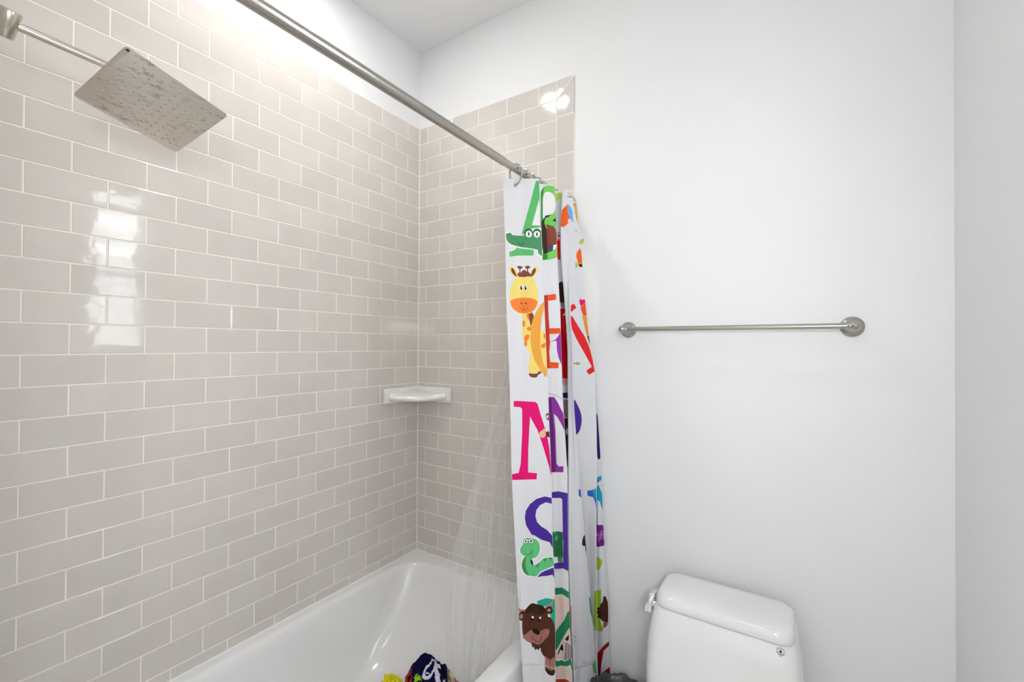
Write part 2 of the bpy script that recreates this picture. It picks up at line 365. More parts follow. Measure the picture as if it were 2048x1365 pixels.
# plumbing wall, behind and left of the camera: same tiles, joined
bm = bmesh.new()
for l, zt, zb in course_rows():
    x = 0.004; off = 0 if l % 2 == 0 else TW/2
    js = [0.003] + [v for v in [0.03+off+TW*k for k in range(-1, 6)] if 0.01 < v < 0.84] + [0.852]
    for a, b in zip(js, js[1:]): add_box(bm, (a+J/2, YP-0.001, zb+J/2), (b-J/2, YP+0.006, zt-J/2))
o = finish('tile', bm, M_tile, wall_plumbing, smooth=False); o['kind'] = 'stuff'
slab('grout', (0.0, YP-0.001, BOT), (0.854, YP+0.0045, ZTOP), M_grout, wall_plumbing)
# caulk bead in the corner and along the tub
bm = bmesh.new()
tube(bm, [(0.0008, -0.0008, DECK), (0.0008, -0.0008, ZTOP)], 0.0030, 8)
finish('corner_grout_line', bm, M_grout, wall_back)
bm = bmesh.new()
tube(bm, [(0.001, YP+0.01, DECK+0.001), (0.001, -0.001, DECK+0.001)], 0.0042, 8); finish('caulk_bead', bm, M_caulk, wall_left)
bm = bmesh.new(); tube(bm, [(0.001, -0.001, DECK+0.001), (0.83, -0.001, DECK+0.001)], 0.0042, 8)
finish('caulk_bead', bm, M_caulk, wall_back)

# ------------------------------------------------------------------ recessed light over the tub, added fill fixtures
rl = tag(empty('recessed_light', (0.385, -0.735, CEIL)), 'round white recessed downlight in the ceiling over the tub', 'light')
bm = bmesh.new(); n = 48
lathe(bm, (0, 0, 0), (0, 0, -1), [(0.0, 0.105), (0.004, 0.105), (0.007, 0.098), (0.006, 0.080), (0.0, 0.079)], 48); finish('trim_ring', bm, M_trim, rl)
bm = bmesh.new(); lathe(bm, (0, 0, 0), (0, 0, -1), [(0.0, 0.078), (0.003, 0.078), (0.0045, 0.06), (0.005, 0.0)], 40); finish('lens', bm, M_lamp, rl)
cl = tag(empty('added_ceiling_light', (1.36, -1.55, CEIL)), 'added round fill light on the ceiling behind the viewer', 'light')  # unseen fixture added to go with the room fill
bm = bmesh.new(); lathe(bm, (0, 0, 0), (0, 0, -1), [(0, 0.17), (0.02, 0.17), (0.024, 0.16)], 40); finish('base', bm, M_trim, cl)
bm = bmesh.new(); lathe(bm, (0, 0, -0.024), (0, 0, -1), [(0, 0.15), (0.02, 0.145), (0.04, 0.11), (0.05, 0.0)], 40); finish('lens', bm, M_lamp, cl)

vl = tag(empty('added_globe_light', (XR, -1.74, 1.65)), 'added three globe fill light on the right wall beside the viewer', 'light')  # unseen fixture added to go with the fill globes
bm = bmesh.new(); add_box(bm, (-0.03, -0.34, -0.03), (0.0, 0.34, 0.03), 0.006); finish('back_plate', bm, M_chrome, vl)
for vy in (-0.24, 0.0, 0.24):
    bm = bmesh.new(); tube(bm, [(-0.03, vy, 0.02), (-0.09, vy, 0.03), (-0.13, vy, 0.06), (-0.13, vy, 0.085)], 0.007, 10); finish('bracket', bm, M_chrome, vl)
    bm = bmesh.new(); lathe(bm, (-0.13, vy, 0.085), (0, 0, -1), [(0, 0.012), (0.02, 0.03), (0.024, 0.0)], 20); finish('lamp_cup', bm, M_chrome, vl)

# ------------------------------------------------------------------ bathtub
tub = tag(empty('bathtub', (0.41, -0.76, 0)), 'white enamel bathtub set into the tiled corner', 'bathtub')
TX = 0.832; TY0 = YP+0.008; TY1 = -0.002
def tr(x0, x1, y0, y1, z, r, rr=None): return [v-Vector((0.41, -0.76, 0)) for v in rrect((x0+x1)/2, (y0+y1)/2, (x1-x0)/2, (y1-y0)/2, r, z, 12, rr)]
bm = bmesh.new()
rings = [tr(0.003, TX, TY0, TY1, 0.0, 0.006), tr(0.003, TX, TY0, TY1, DECK-0.016, 0.006), tr(0.003, TX-0.002, TY0, TY1, DECK-0.007, 0.006),
         tr(0.003, TX-0.007, TY0, TY1, DECK-0.001, 0.006), tr(0.003, TX-0.013, TY0, TY1, DECK, 0.006)]
ix0, ix1, iy0, iy1 = 0.030, 0.764, -1.45, -0.060
prof = [(0, DECK, 0), (0.006, DECK-0.002, 0), (0.013, DECK-0.008, 0), (0.019, DECK-0.02, 0), (0.026, DECK-0.05, 0.01), (0.036, DECK-0.10, 0.035), (0.046, DECK-0.16, 0.075),
        (0.057, DECK-0.22, 0.125), (0.070, DECK-0.27, 0.17), (0.088, DECK-0.305, 0.21), (0.115, DECK-0.325, 0.25), (0.16, DECK-0.332, 0.30), (0.24, DECK-0.335, 0.34)]
R0 = [0.13, 0.13, 0.09, 0.09]
for d, z, back in prof:
    rings.append(tr(ix0+d, ix1-d*0.75, iy0+d, iy1-d-back, z, 0.1, [max(0.03, a-0.1*d) for a in R0]))
loft(bm, rings, cap0=False)
finish('tub_shell', bm, M_tubglaze, tub, angle=50)
bm = bmesh.new(); lathe(bm, (0, -0.50, 0.0832), (0, 0, 1), [(0, 0.032), (0.003, 0.03), (0.004, 0.02), (0.004, 0.0)], 28); finish('drain', bm, M_chrome, tub)

# ------------------------------------------------------------------ corner shelf
sh = tag(empty('corner_shelf', (0, 0, 1.155)), 'white glazed ceramic corner shelf on the tiled walls', 'shelf')
LEG = 0.222
def shelf_front(t, rad):                       # the front edge bows a little into the corner at both ends
    a = Vector((rad, -0.006, 0)); b = Vector((0.006, -rad, 0)); p = a.lerp(b, t)
    return p + Vector((1, -1, 0)).normalized()*(0.004*math.sin(PI*t) + 0.003*math.cos(4*PI*t) - 0.003)
bm = bmesh.new(); n = 28; rings = []
def sring(rad, z, dip=0.0):
    pts = [Vector((0.002, -0.002, z))]
    for i in range(n+1):
        q = shelf_front(i/n, rad); q.z = z - dip*math.sin(PI*i/n); pts.append(q)
    return pts
for rad, z, dip in ((0.150, 0.010, 0.0), (0.192, 0.014, 0.006), (0.206, 0.024, 0.012), (0.211, 0.036, 0.018), (0.208, 0.046, 0.020), (0.200, 0.050, 0.017), (0.182, 0.051, 0.011), (0.15, 0.052, 0.005), (0.08, 0.054, 0.0)):
    rings.append(sring(rad, z, dip))
loft(bm, rings); finish('tray', bm, M_shelf, sh, angle=60)
bm = bmesh.new()
add_box(bm, (0.0005, -LEG, 0.0), (0.014, -0.001, 0.072), 0.0055, 4); add_box(bm, (0.001, -0.014, 0.0), (LEG, -0.0005, 0.072), 0.0055, 4)
add_box(bm, (0.001, -LEG+0.001, 0.006), (0.026, -LEG+0.024, 0.064), 0.009, 4); add_box(bm, (LEG-0.024, -0.026, 0.006), (LEG-0.001, -0.001, 0.064), 0.009, 4)
finish('wall_flange', bm, M_shelf, sh, angle=60)

# ------------------------------------------------------------------ shower head on its arm
hd = Vector((0.4135, -1.2074, 1.9396))
e1 = Vector((-0.1135, 0.9679, -0.2243)).normalized(); e2 = Vector((-0.9403, -0.1775, -0.2904)); e2 = (e2-e1*e2.dot(e1)).normalized(); e3 = e1.cross(e2).normalized()
if e3.z < 0: e3 = -e3
fr = Matrix((e2, e1, e2.cross(e1))).transposed().to_4x4()
A0 = Vector((0.39, YP+0.008, 2.0))
shw = tag(empty('wall_shower', A0), 'square steel rain shower head on a long nickel arm over the tub', 'shower')
hl = hd-A0
HS = 0.0965; sgn = 1 if e2.cross(e1).z > 0 else -1
bm = bmesh.new()
rings = []
for s, z in ((HS-0.0012, 0.0), (HS, 0.0008), (HS, 0.0016), (HS-0.001, 0.0024)): rings.append(rrect(0, 0, s, s, 0.010, z*sgn, 6))
loft(bm, rings); bmesh.ops.transform(bm, matrix=fr, verts=bm.verts)
shh = finish('shower_head', bm, M_head, shw); shh.location = hl; shh['label'] = 'square steel plate with water stains and rows of nozzles'
bm = bmesh.new()
lathe(bm, (0, 0, 0.0018*sgn), (0, 0, sgn), [(0, 0.045), (0.004, 0.043), (0.008, 0.02), (0.018, 0.016), (0.024, 0.013), (0.030, 0.009)], 28)
bmesh.ops.transform(bm, matrix=fr, verts=bm.verts); finish('ball_joint', bm, M_arm, shh)
M_nozzle = simple('silicone_nozzle', srgb(172, 165, 150), 0.45, bump=0.1)
nbm = bmesh.new(); lathe(nbm, (0, 0, 0), (0, 0, -sgn), [(-0.0005, 0.0028), (0.0004, 0.0028), (0.0012, 0.0023), (0.0020, 0.0020), (0.0021, 0.0011), (0.0008, 0.0009)], 12)
bmesh.ops.transform(nbm, matrix=fr, verts=nbm.verts); bmesh.ops.recalc_face_normals(nbm, faces=nbm.faces)
nme = bpy.data.meshes.new('nozzle'); nbm.to_mesh(nme); nbm.free(); nme.materials.append(M_nozzle)
for f in nme.polygons: f.use_smooth = True
for i in range(10):
    for j in range(10):
        link('nozzle', nme, shh, fr @ Vector((-0.0735+0.01633*i, -0.0715+0.0159*j, 0)))
bm = bmesh.new(); lathe(bm, fr @ Vector((-0.088, -0.0905, 0.0001*sgn)), fr.to_3x3() @ Vector((0, 0, -sgn)), [(0, 0.0032), (0.0006, 0.003)], 12); finish('dark_hole', bm, M_black, shh)  # flat black disc paints the darkness of a hole in the plate
arm = shw
kn = Vector((0.398, -1.416, 1.998)); tip = hd + fr.to_3x3() @ Vector((0, 0, 0.032*sgn))
bm = bmesh.new()
mid = [kn + (Vector((0.411, -1.284, 1.9865))-kn)*t for t in (0, 0.3, 0.6, 0.9, 1.0)]
end = [Vector((0.4125, -1.262, 1.985)), Vector((0.413, -1.238, 1.982)), Vector((0.411, -1.222, 1.976)), tip]
tube(bm, [p-A0 for p in mid+end], [0.0075, 0.0075, 0.0075, 0.0075, 0.0070, 0.0068, 0.0068, 0.0066, 0.0064], 20); finish('shower_arm', bm, M_arm, arm)
bm = bmesh.new(); tube(bm, [Vector((0.386, YP+0.008, 2.02))-A0, Vector((0.39, -1.47, 2.02))-A0, kn-A0], 0.0085, 16); finish('wall_pipe', bm, M_arm, arm)
bm = bmesh.new(); lathe(bm, Vector((0.386, YP+0.007, 2.02))-A0, (0, 1, 0), [(0, 0.032), (0.003, 0.032), (0.008, 0.024), (0.012, 0.011)], 32); finish('escutcheon', bm, M_arm, arm)
ax = Vector((0.50, 0.10, 0.86)).normalized()
bm = bmesh.new(); lathe(bm, kn-A0-ax*0.026, ax, [(0, 0.0125), (0.002, 0.014), (0.044, 0.0165), (0.047, 0.0155), (0.0478, 0.013), (0.0478, 0.0)], 36); finish('swivel_knuckle', bm, M_arm, arm)

# ------------------------------------------------------------------ curtain rod
RX, RZ = 0.82, 1.993
rod = tag(empty('curtain_rod', (RX, 0, RZ)), 'brushed nickel tension rod running across the tub opening', 'curtain rod')
bm = bmesh.new(); lathe(bm, (0, 0, 0), (0, -1, 0), [(0.030, 0.0112), (0.48, 0.0112)], 40); finish('inner_tube', bm, M_rod, rod)
bm = bmesh.new(); lathe(bm, (0, 0, 0), (0, -1, 0), [(0.468, 0.0114), (0.4682, 0.0126), (0.4705, 0.0131), (0.473, 0.0126), (-YP-0.032, 0.0126)], 40); finish('outer_tube', bm, M_rod, rod)
bm = bmesh.new(); lathe(bm, (0, 0, 0), (0, -1, 0), [(0.0, 0.027), (0.004, 0.028), (0.012, 0.024), (0.026, 0.017), (0.034, 0.0135)], 40); finish('end_flange', bm, M_rod, rod)
bm = bmesh.new(); lathe(bm, (0, YP+0.007, 0), (0, 1, 0), [(0.0, 0.027), (0.004, 0.028), (0.012, 0.024), (0.026, 0.017), (0.034, 0.0135)], 40); finish('end_flange', bm, M_rod, rod)

# ------------------------------------------------------------------ towel bar
tb = tag(empty('towel_bar', (1.383, WB, 1.488)), 'brushed nickel towel bar on round stepped brackets on the white wall', 'towel bar')
bm = bmesh.new(); lathe(bm, (-0.325, -0.072, 0), (1, 0, 0), [(0, 0.0079), (0.65, 0.0079)], 32); finish('bar', bm, M_bar, tb)
for s in (-1, 1):
    bm = bmesh.new()
    lathe(bm, (s*0.325, 0, 0), (0, -1, 0), [(0, 0.0288), (0.003, 0.0292), (0.006, 0.0282), (0.0075, 0.0255), (0.010, 0.0252), (0.012, 0.0235), (0.0135, 0.0205), (0.017, 0.0198),
        (0.021, 0.0165), (0.027, 0.0120), (0.036, 0.0095), (0.050, 0.0088), (0.058, 0.0095), (0.062, 0.0118), (0.070, 0.0130), (0.078, 0.0122), (0.084, 0.0092), (0.0875, 0.0045), (0.0885, 0.0)], 44)
    finish('bracket', bm, M_bar, tb, angle=28)
    bm = bmesh.new(); lathe(bm, (s*0.318, -0.072, 0), (-s, 0, 0), [(0, 0.0105), (0.004, 0.0108), (0.008, 0.0100), (0.010, 0.0086)], 28); finish('collar', bm, M_bar, tb)

# ------------------------------------------------------------------ toilet
TX0 = 1.388
toilet = tag(empty('toilet', (TX0, 0, 0)), 'white porcelain toilet against the white back wall', 'toilet')
def L(o): return o
bm = bmesh.new()
yc, hy = -0.118, 0.0885
def tk(hx, y0, y1, z, rb, rf): return rrect(0, (y0+y1)/2, hx, (y1-y0)/2, 0.04, z, 10, [rb, rb, rf, rf])
prof = [(0.185, -0.262, -0.030, 0.25, 0.03, 0.05), (0.202, -0.250, -0.028, 0.36, 0.03, 0.048), (0.207, -0.236, -0.026, 0.45, 0.03, 0.045), (0.203, -0.222, -0.026, 0.54, 0.03, 0.042), (0.1865, -0.2055, -0.026, 0.630, 0.03, 0.04), (0.1800, -0.2025, -0.028, 0.6345, 0.03, 0.04)]
loft(bm, [tk(*p) for p in prof]); finish('tank', bm, M_porcelain, toilet, angle=60)
bm = bmesh.new()
lid = [(0.1775, -0.2020, -0.026, 0.6365, 0.034, 0.040), (0.1825, -0.2070, -0.024, 0.6375, 0.036, 0.042), (0.1835, -0.2080, -0.023, 0.641, 0.037, 0.044), (0.1830, -0.2065, -0.023, 0.652, 0.037, 0.046),
       (0.1800, -0.2030, -0.025, 0.6620, 0.038, 0.048), (0.1745, -0.1970, -0.029, 0.6680, 0.038, 0.050), (0.166, -0.187, -0.036, 0.6710, 0.036, 0.048), (0.12, -0.150, -0.06, 0.6735, 0.03, 0.03)]
loft(bm, [tk(*p) for p in lid]); finish('tank_lid', bm, M_porcelain, toilet, angle=60)
# bowl, seat, cover
def ov(cy, hx, hyb, hyf, z, n=44, sq=2.3):
    out = []
    for i in range(n):
        t = 2*PI*i/n; c, s = math.cos(t), math.sin(t)
        x = hx*abs(c)**(2/sq)*(1 if c > 0 else -1); y = (hyb if s > 0 else hyf)*abs(s)**(2/sq)*(1 if s > 0 else -1)
        out.append(Vector((x, cy+y, z)))
    return out
bm = bmesh.new()
loft(bm, [ov(-0.34, 0.115, 0.30, 0.20, 0.0), ov(-0.34, 0.112, 0.29, 0.20, 0.05), ov(-0.36, 0.115, 0.28, 0.21, 0.16), ov(-0.40, 0.14, 0.30, 0.24, 0.27), ov(-0.43, 0.172, 0.28, 0.265, 0.35), ov(-0.44, 0.180, 0.25, 0.27, 0.385), ov(-0.44, 0.176, 0.245, 0.266, 0.392)])
finish('bowl', bm, M_porcelain, toilet, angle=60)
bm = bmesh.new(); loft(bm, [ov(-0.445, 0.176, 0.20, 0.264, 0.394), ov(-0.445, 0.183, 0.205, 0.27, 0.398), ov(-0.445, 0.183, 0.205, 0.27, 0.408), ov(-0.445, 0.178, 0.20, 0.266, 0.412)]); finish('seat', bm, M_trim, toilet)
bm = bmesh.new(); loft(bm, [ov(-0.445, 0.176, 0.20, 0.264, 0.414), ov(-0.445, 0.183, 0.205, 0.27, 0.418), ov(-0.445, 0.180, 0.202, 0.267, 0.430), ov(-0.445, 0.165, 0.19, 0.25, 0.437), ov(-0.445, 0.08, 0.1, 0.14, 0.441)]); finish('seat_cover', bm, M_trim, toilet)
# flush handle on the left side of the tank
bm = bmesh.new()
def hs(x0, x1, y0, y1, z): return rrect((x0+x1)/2, (y0+y1)/2, (x1-x0)/2, (y1-y0)/2, 0.004, z, 5)
loft(bm, [hs(-0.2200, -0.1980, -0.172, -0.118, 0.590), hs(-0.2215, -0.1970, -0.174, -0.116, 0.5915), hs(-0.2190, -0.1950, -0.172, -0.116, 0.620), hs(-0.2120, -0.1910, -0.166, -0.120, 0.639), hs(-0.2040, -0.1900, -0.160, -0.126, 0.6445)])
finish('flush_handle', bm, M_chrome, toilet, angle=40)
bm = bmesh.new(); lathe(bm, (-0.184, -0.142, 0.608), (-1, 0, 0), [(0, 0.019), (0.012, 0.018), (0.016, 0.012), (0.02, 0.010)], 24); finish('handle_base', bm, M_chrome, toilet)
# water saving seal sticker on the tank front
def flat_mat(name, c): return simple(name, c, 0.5)
M_seal = flat_mat('seal_white', (0.80, 0.82, 0.88, 1)); M_ink = flat_mat('seal_ink', srgb(40, 42, 60)); M_drop = flat_mat('seal_navy', srgb(18, 20, 62)); M_inkgrey = flat_mat('seal_grey', srgb(120, 122, 128))
SX, SY, SZ = 0.1500, -0.2077, 0.622
st = empty('sticker', (SX, SY, SZ)); st.parent = toilet; st.rotation_euler = (-0.179, 0, 0)
def disc(name, r0, r1, y, m, sx=0, sz=0, n=40, a0=0, a1=2*PI):
    bm = bmesh.new()
    A = [bm.verts.new((sx+r1*math.cos(a0+(a1-a0)*i/n), y, sz+r1*math.sin(a0+(a1-a0)*i/n))) for i in range(n+1)]
    if r0 <= 0: bm.faces.new(A[:-1])
    else:
        B = [bm.verts.new((sx+r0*math.cos(a0+(a1-a0)*i/n), y, sz+r0*math.sin(a0+(a1-a0)*i/n))) for i in range(n+1)]
        for i in range(n): bm.faces.new((A[i], A[i+1], B[i+1], B[i]))
    return finish(name, bm, m, st, smooth=False)
disc('sticker_face', 0, 0.0098, 0.0, M_seal); disc('sticker_ring', 0.0092, 0.0098, -0.00015, M_inkgrey); disc('sticker_band', 0.0059, 0.0062, -0.00015, M_inkgrey)
bm = bmesh.new(); pts = []
for i in range(24):
    t = -PI/2 + 2*PI*i/24
    r = 0.0029; x = r*math.cos(t); z = r*math.sin(t)
    if z > 0: x *= (1-(z/r))**0.55; z *= 2.1
    pts.append((x, -0.0002, z-0.0012))
bm.faces.new([bm.verts.new(p) for p in pts]); finish('water_drop', bm, M_drop, st, smooth=False)
def text_mesh(s, size):
    c = bpy.data.curves.new('letters', 'FONT'); c.body = s; c.size = size; c.align_x = 'CENTER'; c.align_y = 'CENTER'; c.resolution_u = 2
    o = bpy.data.objects.new('t', c); COL.objects.link(o); dg = bpy.context.evaluated_depsgraph_get()
    me = bpy.data.meshes.new_from_object(o.evaluated_get(dg)); bpy.data.objects.remove(o); return me
bm = bmesh.new()
def arc_text(s, rad, a_mid, step, up):
    for i, ch in enumerate(s):
        if ch == ' ': continue
        a = a_mid - up*(i-(len(s)-1)/2)*step; me = text_mesh(ch, 0.0036)
        rz = a - PI/2 if up > 0 else a + PI/2
        m = Matrix.Translation((rad*math.cos(a), -0.0003, rad*math.sin(a))) @ Matrix.Rotation(-rz, 4, 'Y') @ Matrix.Rotation(PI/2, 4, 'X')
        k = len(bm.verts); bm.from_mesh(me); bm.verts.ensure_lookup_table()
        bmesh.ops.transform(bm, matrix=m, verts=bm.verts[k:])
arc_text('WaterSense', 0.0077, PI/2, 0.245, 1)
me = text_mesh('EPA', 0.0034); k = len(bm.verts); bm.from_mesh(me); bm.verts.ensure_lookup_table()
bmesh.ops.transform(bm, matrix=Matrix.Translation((0, -0.0003, -0.0118)) @ Matrix.Rotation(PI/2, 4, 'X'), verts=bm.verts[k:])
arc_text('Meets EPA Criteria', 0.0077, -PI/2, 0.14, -1)
finish('lettering', bm, M_ink, st, smooth=False)

# ------------------------------------------------------------------ baked cloth data (millimetres; fold lines from top to hem)
CURTAIN_CREASES = [[[785,-422,1960],[788,-422,1890],[791,-422,1821],[795,-422,1752],[798,-424,1683],[801,-425,1613],[804,-427,1544],[808,-426,1475],[811,-425,1406],[814,-424,1337],[817,-424,1267],[821,-426,1198],[824,-428,1129],[827,-430,1060],[831,-430,991],[834,-428,921],[838,-426,852],[841,-424,783],[844,-421,714],[848,-419,644],[851,-415,575],[854,-411,506],[857,-407,437],[861,-406,368],[864,-402,298],[867,-399,229],[871,-396,160]],[[880,-350,1967],[883,-348,1897],[885,-345,1828],[888,-343,1758],[890,-341,1689],[893,-339,1619],[895,-338,1550],[898,-336,1480],[901,-334,1411],[903,-331,1341],[906,-329,1272],[908,-328,1202],[911,-326,1133],[914,-325,1063],[916,-324,994],[919,-325,924],[921,-327,855],[924,-326,785],[927,-323,716],[929,-321,646],[932,-324,577],[935,-328,507],[937,-332,438],[940,-334,368],[943,-338,299],[946,-342,229],[949,-345,160]],[[860,-359,1953],[861,-353,1884],[861,-347,1815],[862,-341,1746],[863,-336,1677],[863,-332,1608],[864,-327,1539],[865,-321,1470],[865,-315,1402],[866,-309,1333],[866,-304,1264],[867,-299,1195],[868,-294,1126],[868,-289,1057],[869,-284,988],[869,-282,919],[870,-279,850],[871,-276,781],[871,-270,712],[872,-265,643],[873,-260,574],[873,-259,505],[874,-259,436],[874,-259,367],[875,-258,298],[876,-257,229],[876,-256,160]],[[895,-271,1966],[897,-269,1897],[900,-268,1827],[902,-266,1758],[904,-262,1688],[906,-258,1619],[909,-253,1549],[911,-253,1480],[913,-252,1410],[916,-252,1341],[918,-251,1271],[920,-247,1202],[923,-241,1132],[925,-235,1063],[927,-228,994],[929,-232,924],[932,-237,855],[934,-240,785],[936,-241,716],[939,-242,646],[941,-242,577],[943,-239,507],[946,-235,438],[948,-231,368],[950,-231,299],[953,-228,229],[955,-225,160]],[[870,-255,1966],[870,-249,1896],[870,-244,1827],[871,-238,1757],[871,-229,1688],[871,-221,1618],[871,-213,1549],[871,-208,1479],[872,-203,1410],[872,-199,1341],[872,-194,1271],[872,-186,1202],[872,-176,1132],[873,-166,1063],[873,-156,993],[873,-151,924],[873,-151,854],[873,-151,785],[874,-149,716],[874,-145,646],[874,-142,577],[874,-138,507],[874,-130,438],[875,-122,368],[875,-115,299],[875,-109,229],[875,-103,160]],[[880,-165,1975],[880,-170,1905],[880,-173,1835],[879,-171,1766],[879,-162,1696],[879,-147,1626],[879,-132,1556],[879,-122,1486],[878,-112,1417],[878,-109,1347],[878,-107,1277],[878,-104,1207],[878,-102,1137],[877,-100,1068],[877,-99,998],[877,-97,928],[877,-95,858],[877,-93,788],[876,-91,718],[876,-87,649],[876,-83,579],[876,-79,509],[876,-71,439],[876,-62,369],[875,-53,300],[878,-50,230],[880,-50,160]],[[895,-219,1963],[896,-227,1894],[897,-233,1824],[899,-234,1755],[900,-228,1686],[901,-216,1616],[902,-205,1547],[904,-198,1478],[905,-192,1408],[906,-192,1339],[907,-193,1270],[908,-193,1200],[910,-195,1131],[911,-196,1062],[912,-197,992],[913,-198,923],[915,-199,853],[916,-201,784],[917,-200,715],[918,-199,645],[920,-198,576],[921,-192,507],[922,-186,437],[923,-180,368],[924,-176,299],[926,-172,229],[927,-167,160]],[[915,-220,1967],[917,-218,1898],[919,-216,1828],[921,-214,1759],[923,-213,1689],[925,-213,1620],[927,-213,1550],[929,-209,1481],[931,-202,1411],[934,-204,1342],[936,-205,1272],[938,-201,1203],[940,-193,1133],[942,-185,1064],[944,-177,994],[946,-164,925],[948,-151,855],[949,-138,786],[951,-127,716],[953,-117,647],[955,-107,577],[957,-95,508],[959,-83,438],[961,-71,369],[966,-65,299],[973,-65,230],[980,-65,160]],[[885,-192,1952],[885,-185,1883],[885,-178,1814],[885,-173,1745],[885,-168,1676],[885,-163,1607],[885,-159,1538],[885,-149,1469],[885,-140,1400],[885,-137,1332],[885,-134,1263],[885,-125,1194],[885,-114,1125],[885,-102,1056],[885,-90,987],[885,-75,918],[885,-59,849],[885,-42,780],[887,-30,711],[894,-30,642],[901,-30,573],[907,-30,505],[915,-30,436],[923,-30,367],[930,-30,298],[938,-30,229],[945,-30,160]],[[895,-124,1964],[899,-110,1895],[903,-42,1825],[906,-129,1756],[909,-134,1687],[913,-123,1617],[916,-91,1548],[920,-64,1478],[932,-35,1409],[944,-35,1340],[948,-35,1270],[950,-35,1201],[952,-35,1131],[953,-35,1062],[954,-35,993],[954,-35,923],[953,-35,854],[955,-41,785],[959,-50,715],[962,-57,646],[966,-65,576],[970,-72,507],[974,-80,438],[978,-87,368],[982,-95,299],[985,-94,229],[989,-100,160]],[[880,-123,1958],[881,-102,1889],[882,-45,1820],[882,-114,1750],[883,-111,1681],[884,-89,1612],[885,-51,1543],[886,-19,1474],[908,-14,1405],[919,-14,1335],[923,-14,1266],[926,-14,1197],[928,-14,1128],[929,-14,1059],[930,-14,990],[930,-14,921],[929,-14,851],[928,-14,782],[928,-14,713],[929,-14,644],[930,-14,575],[931,-14,506],[931,-14,437],[932,-14,367],[933,-14,298],[934,-14,229],[938,-14,160]],[[885,-67,1971],[889,-72,1901],[893,-65,1831],[897,-52,1762],[900,-48,1692],[904,-42,1622],[908,-32,1553],[912,-22,1483],[920,-20,1414],[937,-20,1344],[943,-20,1274],[948,-20,1205],[953,-20,1135],[957,-20,1065],[962,-20,996],[966,-20,926],[969,-20,856],[972,-20,787],[976,-20,717],[981,-20,647],[986,-20,578],[991,-20,508],[994,-20,439],[996,-20,369],[999,-20,299],[1001,-20,230],[1004,-20,160]]]
